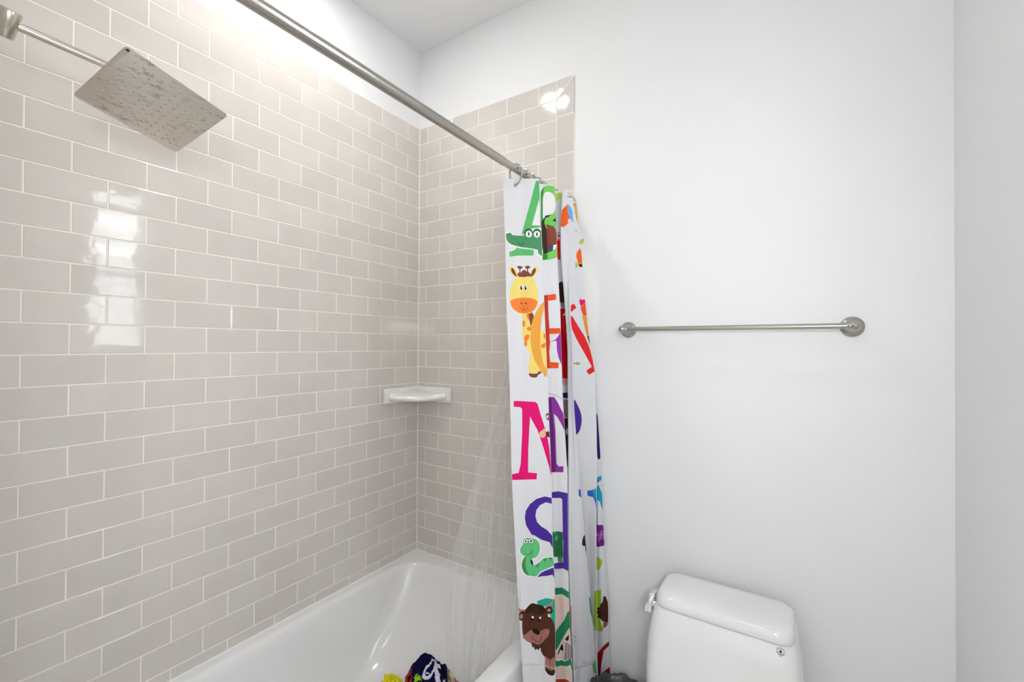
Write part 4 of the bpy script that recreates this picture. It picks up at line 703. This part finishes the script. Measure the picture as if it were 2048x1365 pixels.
[29,4125,2263,4760,2255,4701,2339,4502,2397,4492,2637,4688,2825,4848,2932,4831,3078,4837,3225,4843,3372,4849,3520,4856,3668,4000,3607,4000,3474,4000,3340,4007,3214,4022,3078,4037,2942,4052,2806,4068,2670,4085,2534,4102,2398],
[31,4502,2397,4949,2403,4937,2579,4924,2756,4913,2934,4688,2825,4492,2637],
[30,4317,3650,4462,3649,4666,3659,4813,3675,4846,3702,4817,3735,4766,3761,4699,3777,4611,3787,4528,3786,4454,3772,4385,3747,4335,3722,4298,3695,4279,3667],
[40,4295,3912,4829,3946,4822,4059,4281,4007],
[46,4273,4057,4821,4083,4808,4268,4794,4453,4213,4379,4246,4218],
[28,4204,4418,4794,4453,4783,4594,4770,4735,4757,4877,4742,5018,4726,5160,4709,5301,4693,5443,4000,5312,4000,5158,4023,5051,4076,4893,4124,4735,4166,4576],
[41,4783,4725,4764,4754,4715,4774,4646,4782,4572,4775,4508,4755,4467,4727,4456,4695,4478,4666,4526,4646,4592,4638,4663,4644,4726,4664,4769,4692],
[33,6116,392,6505,346,7000,295,7000,476,7000,660,6492,713,6000,702,6051,552],
[33,6000,7952,6057,7925,6036,8185,6000,8367,6000,8345,6000,8148],
[4,6000,8466,6187,8609,6202,8608,6000,8465],
[4,6000,8556,6164,8677,6178,8677,6000,8556],
[4,6000,8647,6136,8739,6151,8739,6000,8647],
[47,6818,5731,7000,5743,7000,5907,7000,5924,7000,6142,7000,6364,7000,6212,7000,6062,7000,5913,6781,5844],
[4,7000,6723,7000,6718,7000,6725,6981,6654,6908,6683,6837,6722,6788,6759,6767,6791,6766,6822,6782,6848,6825,6863,6885,6874,6929,6887,6941,6908,6937,6933,6939,6957,6951,6981,6970,7005,7000,7118,7000,7142,7000,7162,7000,7142,7000,7049,7000,6916,7000,6808,7000,6757,7000,6735],
[44,7000,7975,6924,7927,6926,8092,6925,8259,7000,8433,7000,8280,7000,8127],
[0,7000,9243,6797,9301,6840,9499,7000,9537,7000,9390],
[21,6000,9181,6988,9324,6990,9316,6000,9172],
[34,8336,109,8598,164,8767,256,8663,472,8535,426,8273,327],
[35,8297,241,8484,416,8247,405],
[36,8855,749,9000,739,9000,865,8750,858],
[4,8716,622,8694,624,8673,619,8666,611,8678,604,8701,603,8721,607,8728,615],
[31,8325,2129,8558,2101,8711,2189,8285,2261],
[31,8267,2325,8354,2349,8615,2542,8879,2781,8935,3015,8970,3271,9000,3495,8769,3554,8657,3467,8887,3393,8787,3240,8666,3107,8564,2976,8406,2782,8276,2612,8233,2446],
[54,8452,3295,8436,3310,8397,3321,8341,3325,8281,3321,8227,3311,8191,3296,8178,3279,8193,3264,8232,3253,8288,3249,8349,3252,8404,3263,8441,3278],
[4,8262,3294,8253,3303,8233,3305,8213,3300,8206,3291,8215,3283,8235,3280,8254,3285],
[4,8360,3279,8351,3287,8331,3290,8311,3285,8304,3276,8313,3268,8333,3265,8353,3270],
[4,8430,3308,8420,3316,8400,3319,8381,3314,8374,3305,8383,3296,8403,3294,8423,3299],
[4,8340,3311,8331,3320,8311,3322,8292,3317,8284,3308,8294,3300,8314,3297,8333,3302],
[13,8157,4055,8186,4018,8222,4055,8261,4110,8309,4171,8361,4250,8398,4324,8412,4384,8412,4439,8401,4494,8381,4552,8350,4609,8314,4658,8270,4699,8220,4732,8177,4747,8139,4753,8108,4740,8094,4668,8105,4477,8132,4228],
[47,8528,5943,8730,5940,8965,5903,8969,6048,8973,6191,8977,6331,8914,6192,8842,6084,8542,6048],
[48,8787,5938,8965,5915,8970,6096,8842,6072],
[50,8787,7945,8989,7866,8983,8020,8977,8173,8970,8325,8962,8477,8953,8629,8741,8688,8612,8555,8666,8400,8712,8247,8752,8095],
[37,10323,24,10809,29,10884,197,10985,370,11000,536,10435,496,10453,353,10344,198],
[33,10298,1020,10864,948,11000,1207,10557,1200],
[33,10293,969,11000,1004,11000,1148,11000,1297,10595,1280],
[4,10593,1290,11000,1297,11000,1356,10749,1352],
[36,10299,1254,10528,1247,10626,1350,10328,1349],
[10,10273,1999,11000,2027,11000,2087,10593,2127,10299,2134],
[5,10419,2129,10696,2142,10640,2181,10413,2170],
[25,10330,2160,11000,2090,11000,2360,10572,2357],
[9,10399,2327,11000,2364,11000,2570,11000,2778,10425,2734,10422,2530],
[7,10406,2744,11000,2786,11000,2996,10726,2966],
[40,10551,4410,10661,4374,10805,4396,10910,4443,10941,4515,10935,4613,10943,4708,10981,4787,11000,4863,11000,4950,11000,5068,11000,5197,11000,5288,10901,5330,10709,5335,10566,5295,10520,5195,10525,5050,10533,4895,10521,4721,10515,4537],
[48,10435,5707,11000,5659,11000,5748,10424,5821],
[48,10340,5939,10584,5850,11000,6017,11000,6190,11000,6362,10700,6197,10337,6134],
[47,10087,6140,10436,6131,10429,6303,10423,6476,10413,6648,10404,6820,10391,6992,10107,7008,10111,6835,10107,6661,10103,6487,10095,6314],
[49,10282,6709,10386,6681,10527,6675,10672,6675,10826,6670,10983,6671,11000,6707,11000,6807,11000,6941,11000,7045,10925,7088,10774,7100,10630,7108,10500,7125,10377,7138,10286,7127,10244,7078,10235,7006,10238,6931,10231,6852,10237,6770],
[27,10339,6834,11000,6763,11000,6956,10346,7006],
[41,10357,6906,11000,6858,11000,6849,10355,6897],
[41,10789,6776,10665,6964,10702,6963,10828,6776],
[41,10553,6914,10480,7032,10508,7031,10582,6913],
[41,10916,6805,10908,6952,10936,6950,10946,6803],
[50,10264,7372,10351,7346,10469,7349,10572,7359,10657,7370,10728,7389,10762,7413,10747,7441,10695,7475,10617,7512,10494,7567,10346,7625,10242,7640,10210,7571,10221,7457],
[50,10190,8052,10528,7983,10528,8233,10459,8377,10340,8528,10487,8669,10631,8809,10070,8902,10039,8727,10106,8568,10175,8410,10182,8231],
[51,10723,8121,10852,8103,11000,8201,11000,8403,10980,8606,10801,8629,10623,8634,10445,8595,10284,8608,10361,8537,10141,8511,10351,8458,10220,8409,10422,8370,10465,8285,10662,8229],
[52,10671,8650,10980,8611,10902,8688,10647,8779],
[53,11000,8981,11000,9071,10648,9234,10463,9466,10417,9643,10360,9820,10014,9833,10074,9620,10110,9408,10621,9137],
[53,11000,9492,11000,9683,10607,9738,10685,9643],
]
# ------------------------------------------------------------------ shower curtain
G = np.array(CURTAIN_CREASES, float)/1000.0            # folds x levels x 3
NU, NV = G.shape[0]-1, G.shape[1]
def surf(u, v):
    u = np.clip(u, 0, NU-1e-9); w = np.clip(v, 0, 1-1e-9)*(NV-1)
    i = u.astype(int); a = (u-i)[:, None]; j = w.astype(int); b = (w-j)[:, None]
    p = G[i, j]*(1-b) + G[i, j+1]*b; q = G[i+1, j]*(1-b) + G[i+1, j+1]*b
    return p*(1-a) + q*a
def soft(u, v):
    acc = 0
    taps = np.linspace(-1, 1, 9)*0.055
    for t in taps:
        uu = u+t; uu = np.where(uu < 0, -uu*0+u, uu); uu = np.where(uu > NU, u, uu)
        acc = acc + surf(uu, v)
    p = acc/len(taps)
    s = u - np.floor(u); env = np.sin(PI*np.clip(s, 0, 1))
    fall = 0.35 + 0.65*v
    d = env*fall*(0.0045*np.sin(2*PI*(s*1.6+0.3*np.floor(u)) + 3*v) + 0.0035*np.sin(2*PI*(s*3.1+0.7*np.floor(u)) + 7*v + 2*np.sin(5*v)))
    d += env*0.0022*np.sin(17*v + 5*s + np.floor(u)*2)*np.sin(41*v*0.7 + 3*s)
    p[:, 0] += d*0.62; p[:, 1] -= d*0.78
    p[:, 1] = np.minimum(p[:, 1], -0.004)
    # top hem sags between the rings
    p[:, 2] -= (0.006*(np.cos(2*PI*(u*0.5+0.1)) > 2))
    return p
ASP = 9.0                                              # cloth coordinates: v is scaled so that triangles stay well shaped
cv, ce, shapes = [], [], []
for sh_ in PRINT_SHAPES:
    c = sh_[0]; pts = [(sh_[k]/1000.0, sh_[k+1]/10000.0) for k in range(1, len(sh_), 2)]
    q = []
    for p_ in pts:
        if not q or abs(p_[0]-q[-1][0])+abs(p_[1]-q[-1][1])*3 > 1e-4: q.append(p_)
    while len(q) > 2 and abs(q[0][0]-q[-1][0])+abs(q[0][1]-q[-1][1])*3 < 1e-4: q.pop()
    if len(q) < 3: continue
    shapes.append((c, np.array(q)))
    k = len(cv); cv += [Vector((a, b*ASP)) for a, b in q]
    ce += [(k+i, k+(i+1) % len(q)) for i in range(len(q))]
k = len(cv); cols = []
for i in range(NU):
    cols += [i, i+0.03, i+0.06, i+0.1, i+0.2, i+0.32, i+0.44, i+0.56, i+0.68, i+0.8, i+0.9, i+0.94, i+0.97]
cols.append(NU); rows = 110
cv += [Vector((c, ASP*r/rows)) for c in cols for r in range(rows+1)]
nc = len(cols)
for c in (0, nc-1): ce += [(k+c*(rows+1)+r, k+c*(rows+1)+r+1) for r in range(rows)]
for r in (0, rows): ce += [(k+c*(rows+1)+r, k+(c+1)*(rows+1)+r) for c in range(nc-1)]
V2, E2, F2, *_ = delaunay_2d_cdt(cv, ce, [], 0, 1e-7)
uv = np.array([(p[0], p[1]/ASP) for p in V2]); tri = []
for f in F2:
    f = list(f)
    for t in range(1, len(f)-1): tri.append((f[0], f[t], f[t+1]))
tri = np.array(tri); cen = uv[tri].mean(1)
def inside(pts, poly):
    x, y = pts[:, 0], pts[:, 1]; r = np.zeros(len(pts), bool); n = len(poly)
    for i in range(n):
        x0, y0 = poly[i]; x1, y1 = poly[(i+1) % n]
        if y0 == y1: continue
        m = ((y0 > y) != (y1 > y)) & (x < (x1-x0)*(y-y0)/(y1-y0)+x0); r ^= m
    return r
colr = np.full(len(tri), -1)
for c, poly in shapes:
    lo, hi = poly.min(0), poly.max(0)
    m = np.where((cen[:, 0] >= lo[0]) & (cen[:, 0] <= hi[0]) & (cen[:, 1] >= lo[1]) & (cen[:, 1] <= hi[1]))[0]
    if len(m): colr[m[inside(cen[m], poly)]] = c
pos = soft(uv[:, 0], uv[:, 1])
me = bpy.data.meshes.new('shower_curtain'); me.from_pydata([tuple(p) for p in pos], [], tri.tolist()); me.update()
pal = np.array([srgb(*c) for c in PRINT_COLOURS] + [(0.80, 0.81, 0.84, 1)])
at = me.attributes.new('print', 'FLOAT_COLOR', 'CORNER'); at.data.foreach_set('color', pal[np.repeat(colr, 3)].astype(np.float32).ravel())
me.polygons.foreach_set('use_smooth', [True]*len(me.polygons)); me.materials.append(M_curtain)
cur = link('shower_curtain', me)
tag(cur, 'white shower curtain printed with coloured letters and cartoon animals, gathered on the rod', 'shower curtain')

# ------------------------------------------------------------------ clear liner inside the tub
GL = np.array(LINER_CREASES, float)/1000.0
bm = bmesh.new(); nu, nv = (GL.shape[0]-1)*8, 60; uvl = bm.loops.layers.uv.new('UVMap'); grid = []
def liner_pt(u, v):
    acc = Vector((0, 0, 0)); cnt = 0
    for t in (-0.4, -0.3, -0.2, -0.1, 0, 0.1, 0.2, 0.3, 0.4):
        q = min(max(u+t, 0), GL.shape[0]-1-1e-6); w = min(v, 1-1e-6)*(GL.shape[1]-1); i = int(q); a = q-i; j = int(w); b = w-j
        p = (GL[i, j]*(1-b)+GL[i, j+1]*b)*(1-a) + (GL[i+1, j]*(1-b)+GL[i+1, j+1]*b)*a; acc += Vector(p); cnt += 1
    p = acc/cnt
    d = 0.004*math.sin(u*9+v*4)*v + 0.003*math.sin(u*23+3*v)
    p += Vector((0.5, -0.6, 0))*d
    if p.z < 0.45: p.x = min(p.x, 0.752)
    return p
for i in range(nu+1):
    grid.append([bm.verts.new(liner_pt(i/8, j/nv)) for j in range(nv+1)])
for i in range(nu):
    for j in range(nv):
        f = bm.faces.new((grid[i][j], grid[i+1][j], grid[i+1][j+1], grid[i][j+1])); f.smooth = True
        for lp, (a, b) in zip(f.loops, ((i, j), (i+1, j), (i+1, j+1), (i, j+1))): lp[uvl].uv = (a/nu, b/nv)
me = bpy.data.meshes.new('curtain_liner'); bm.to_mesh(me); bm.free(); me.materials.append(M_liner)
lin = tag(link('curtain_liner', me), 'clear plastic liner falling in folds inside the tub behind the printed curtain', 'curtain liner')
bm = bmesh.new(); lathe(bm, (0.748, -0.515, 0.372), (-0.7, -0.7, 0), [(0, 0.0075), (0.002, 0.0085), (0.005, 0.0085), (0.006, 0.007)], 20)
finish('magnet', bm, M_black, lin)['label'] = 'small dark magnet weight'

# ------------------------------------------------------------------ curtain rings
M_ring = simple('dull_chrome_wire', (0.50, 0.50, 0.50, 1), 0.22, 1.0)
for uu in (0.34, 3.4, 5.5, 7.4, 9.4):
    q = soft(np.array([uu]), np.array([0.012]))[0]; e_ = soft(np.array([uu+0.05]), np.array([0.012]))[0]
    t_ = Vector(e_-q).normalized(); nrm = Vector((-t_.y, t_.x, 0)).normalized()
    if nrm.dot(Vector((0.77, -1.2, 0))) < 0: nrm = -nrm
    bm = bmesh.new(); lathe(bm, Vector(q)-nrm*0.002, nrm, [(0.0, 0.0062), (0.0035, 0.0066), (0.0045, 0.0058), (0.0045, 0.0032), (0.003, 0.003)], 22)
    finish('grommet', bm, M_ring, cur)
def ring_mesh():
    bm = bmesh.new(); pts = []
    for i in range(40):
        t = 2*PI*i/40; pts.append((0.021*math.sin(t), 0.003*math.sin(2*t), -0.016+0.0335*math.cos(t)))
    tube(bm, pts, 0.0030, 10, closed=True); return bm
def beads_mesh():
    bm = bmesh.new()
    for k in range(5):
        t = (k-2)*0.42; r = bmesh.ops.create_uvsphere(bm, u_segments=10, v_segments=8, radius=0.0034)
        bmesh.ops.translate(bm, verts=r['verts'], vec=(0.0215*math.sin(t), 0, -0.016+0.034*math.cos(t)+0.001))
    return bm
ring_pos = [(-0.398, 0.12), (-0.338, -0.25), (-0.302, 0.35), (-0.262, 0.1), (-0.222, -0.2), (-0.168, 0.3), (-0.125, -0.1), (-0.085, 0.2)]
where = ['holding the curtain edge nearest the tub, clear of the other rings', 'second from the free edge of the curtain', 'third from the free edge of the curtain', 'fourth from the free edge of the curtain',
         'fourth from the wall on the rod', 'third from the wall on the rod', 'second from the wall on the rod', 'nearest the wall on the rod']
first = None
for (y, rz), wtxt in zip(ring_pos, where):
    r = empty('curtain_ring', (RX, y, RZ)); r.rotation_euler = (0, 0, rz)
    tag(r, 'chrome curtain ring ' + wtxt, 'curtain ring', 'chrome rings on the curtain rod')
    if first is None:
        a = finish('wire_loop', ring_mesh(), M_ring, r); b = finish('roller_beads', beads_mesh(), M_chrome, r); first = (a, b)
    else:
        for s_ in first:
            c = s_.copy(); c.parent = r; COL.objects.link(c)

# ------------------------------------------------------------------ towels heaped in the tub
def heap(name, c, rx, ry, h, colour_fn, seed, mat, res=90, folds=0.2):
    from mathutils import noise
    bm = bmesh.new(); bmesh.ops.create_icosphere(bm, subdivisions=6, radius=1.0)
    off = Vector((seed*3.1, seed*1.7, seed*0.9)); colv = {}
    for v in bm.verts:
        p = v.co.copy(); n1 = noise.noise(p*1.6+off); n2 = abs(noise.noise(p*3.4+off*2)); n3 = abs(noise.noise(p*7+off))
        r = 1 + folds*n1*1.3 - folds*1.2*(0.35-n2) + folds*0.35*n3 + 0.012*noise.noise(p*60)
        q = p*r; v.co = Vector((q.x*rx, q.y*ry, max(q.z, -0.55)*h/1.55 + h*0.355))
    me = bpy.data.meshes.new(name); 
    src = [v.co.copy() for v in bm.verts]
    bm.to_mesh(me); bm.free(); cols = []
    for poly in me.polygons:
        cc = Vector((0, 0, 0))
        for vi in poly.vertices: cc += src[vi]
        cc /= 3; k = colour_fn(Vector((cc.x/rx, cc.y/ry, cc.z/h)), noise, off)
        cols += [k]*3
    at = me.attributes.new('print', 'FLOAT_COLOR', 'CORNER'); at.data.foreach_set('color', np.array(cols, np.float32).ravel())
    me.polygons.foreach_set('use_smooth', [True]*len(me.polygons)); me.materials.append(mat)
    return link(name, me, None, c)
M_terry = cloth_mat('printed_terry')
NAVY = srgb(12, 14, 60); BLACKC = srgb(8, 8, 18); WHT = srgb(225, 225, 240); LIME = srgb(150, 215, 40); REDC = srgb(190, 45, 30); YEL = srgb(240, 225, 40); BLUC = srgb(30, 90, 220); TEAL = srgb(90, 150, 170); SKY = srgb(60, 170, 230)
vr = Vector((0.845, 0.541, 0))      # across the heap as seen from the camera side of the room
def navy_print(p, noise, off):
    a = p.dot(vr)*1.0; z = p.z
    def e(ca, cz, ra, rz, rot=0.0):
        x = (a-ca); y = (z-cz); c, s = math.cos(rot), math.sin(rot); return ((x*c+y*s)/ra)**2 + ((-x*s+y*c)/rz)**2
    n = noise.noise(p*9+off)
    if p.dot(Vector((0.541, -0.845, 0))) < -0.15: return NAVY
    v = e(-0.35, 0.78, 0.18, 0.13, 0.4)
    if v < 1: return LIME if (v < 0.75 and n > -0.15) or v > 0.86 else BLACKC
    v = e(0.08, 0.93, 0.26, 0.07, 0.15)
    if v < 1: return WHT if (v > 0.4 or n > 0.2) else NAVY
    v = e(0.42, 0.86, 0.16, 0.05, -0.5)
    if v < 1: return WHT
    v = e(-0.76, 0.74, 0.16, 0.20, -0.5)
    if v < 1: return REDC if n > -0.15 else BLACKC
    v = e(-0.72, 0.52, 0.18, 0.06)
    if v < 1: return TEAL if v > 0.5 else NAVY
    v = e(0.70, 0.62, 0.07, 0.20, 0.25)
    if v < 1: return WHT if (n > -0.1) else BLACKC
    if a > 0.82 and z > 0.35: return YEL if n > -0.1 else BLACKC
    v = e(0.42, 0.42, 0.10, 0.08)
    if v < 1: return SKY
    return NAVY if n > -0.25 else BLACKC
t1 = heap('towel', (0.46, -0.40, 0.088), 0.094, 0.085, 0.203, navy_print, 2, M_terry, folds=0.10)
tag(t1, 'crumpled navy terry towel with bright printed shapes heaped in the tub', 'towel')
t2 = heap('washcloth', (0.345, -0.475, 0.086), 0.045, 0.045, 0.152, lambda p, n, o: YEL if n.noise(p*6+o) > -0.22 else LIME, 5, M_terry)
tag(t2, 'bright yellow cloth in the tub left of the navy towel', 'washcloth')
t3 = heap('washcloth', (0.582, -0.415, 0.086), 0.055, 0.05, 0.185, lambda p, n, o: REDC if p.z > 0.93 or p.dot(vr) > 0.95 else (BLUC if n.noise(p*7+o) > -0.2 else SKY), 8, M_terry)
tag(t3, 'blue cloth with a red edge in the tub right of the navy towel', 'washcloth')

# ------------------------------------------------------------------ waste bin lined with a dark bag
bn = tag(empty('waste_bin', (1.062, -0.122, 0)), 'small bin lined with a crumpled charcoal bag between curtain and toilet', 'waste bin')
bm = bmesh.new(); lathe(bm, (0, 0, 0), (0, 0, 1), [(0, 0.078), (0.004, 0.08), (0.235, 0.094), (0.24, 0.096), (0.24, 0.090), (0.01, 0.076)], 36); finish('bin', bm, M_bin, bn)
bm = bmesh.new(); rings = []; n = 60
from mathutils import noise as _n
for k, (r, z) in enumerate(((0.099, 0.19), (0.100, 0.225), (0.1005, 0.243), (0.096, 0.249), (0.088, 0.244), (0.080, 0.21), (0.06, 0.15))):
    ring = []
    for i in range(n):
        t = 2*PI*i/n; w = _n.noise(Vector((math.cos(t)*4, math.sin(t)*4, k*0.5)))*0.006 + _n.noise(Vector((math.cos(t)*11, math.sin(t)*11, k*0.9)))*0.004
        ring.append(Vector(((r+w)*math.cos(t), (r+w)*math.sin(t), z + w*0.9)))
    rings.append(ring)
loft(bm, rings, cap0=False); finish('bin_bag', bm, M_bag, bn, angle=70)
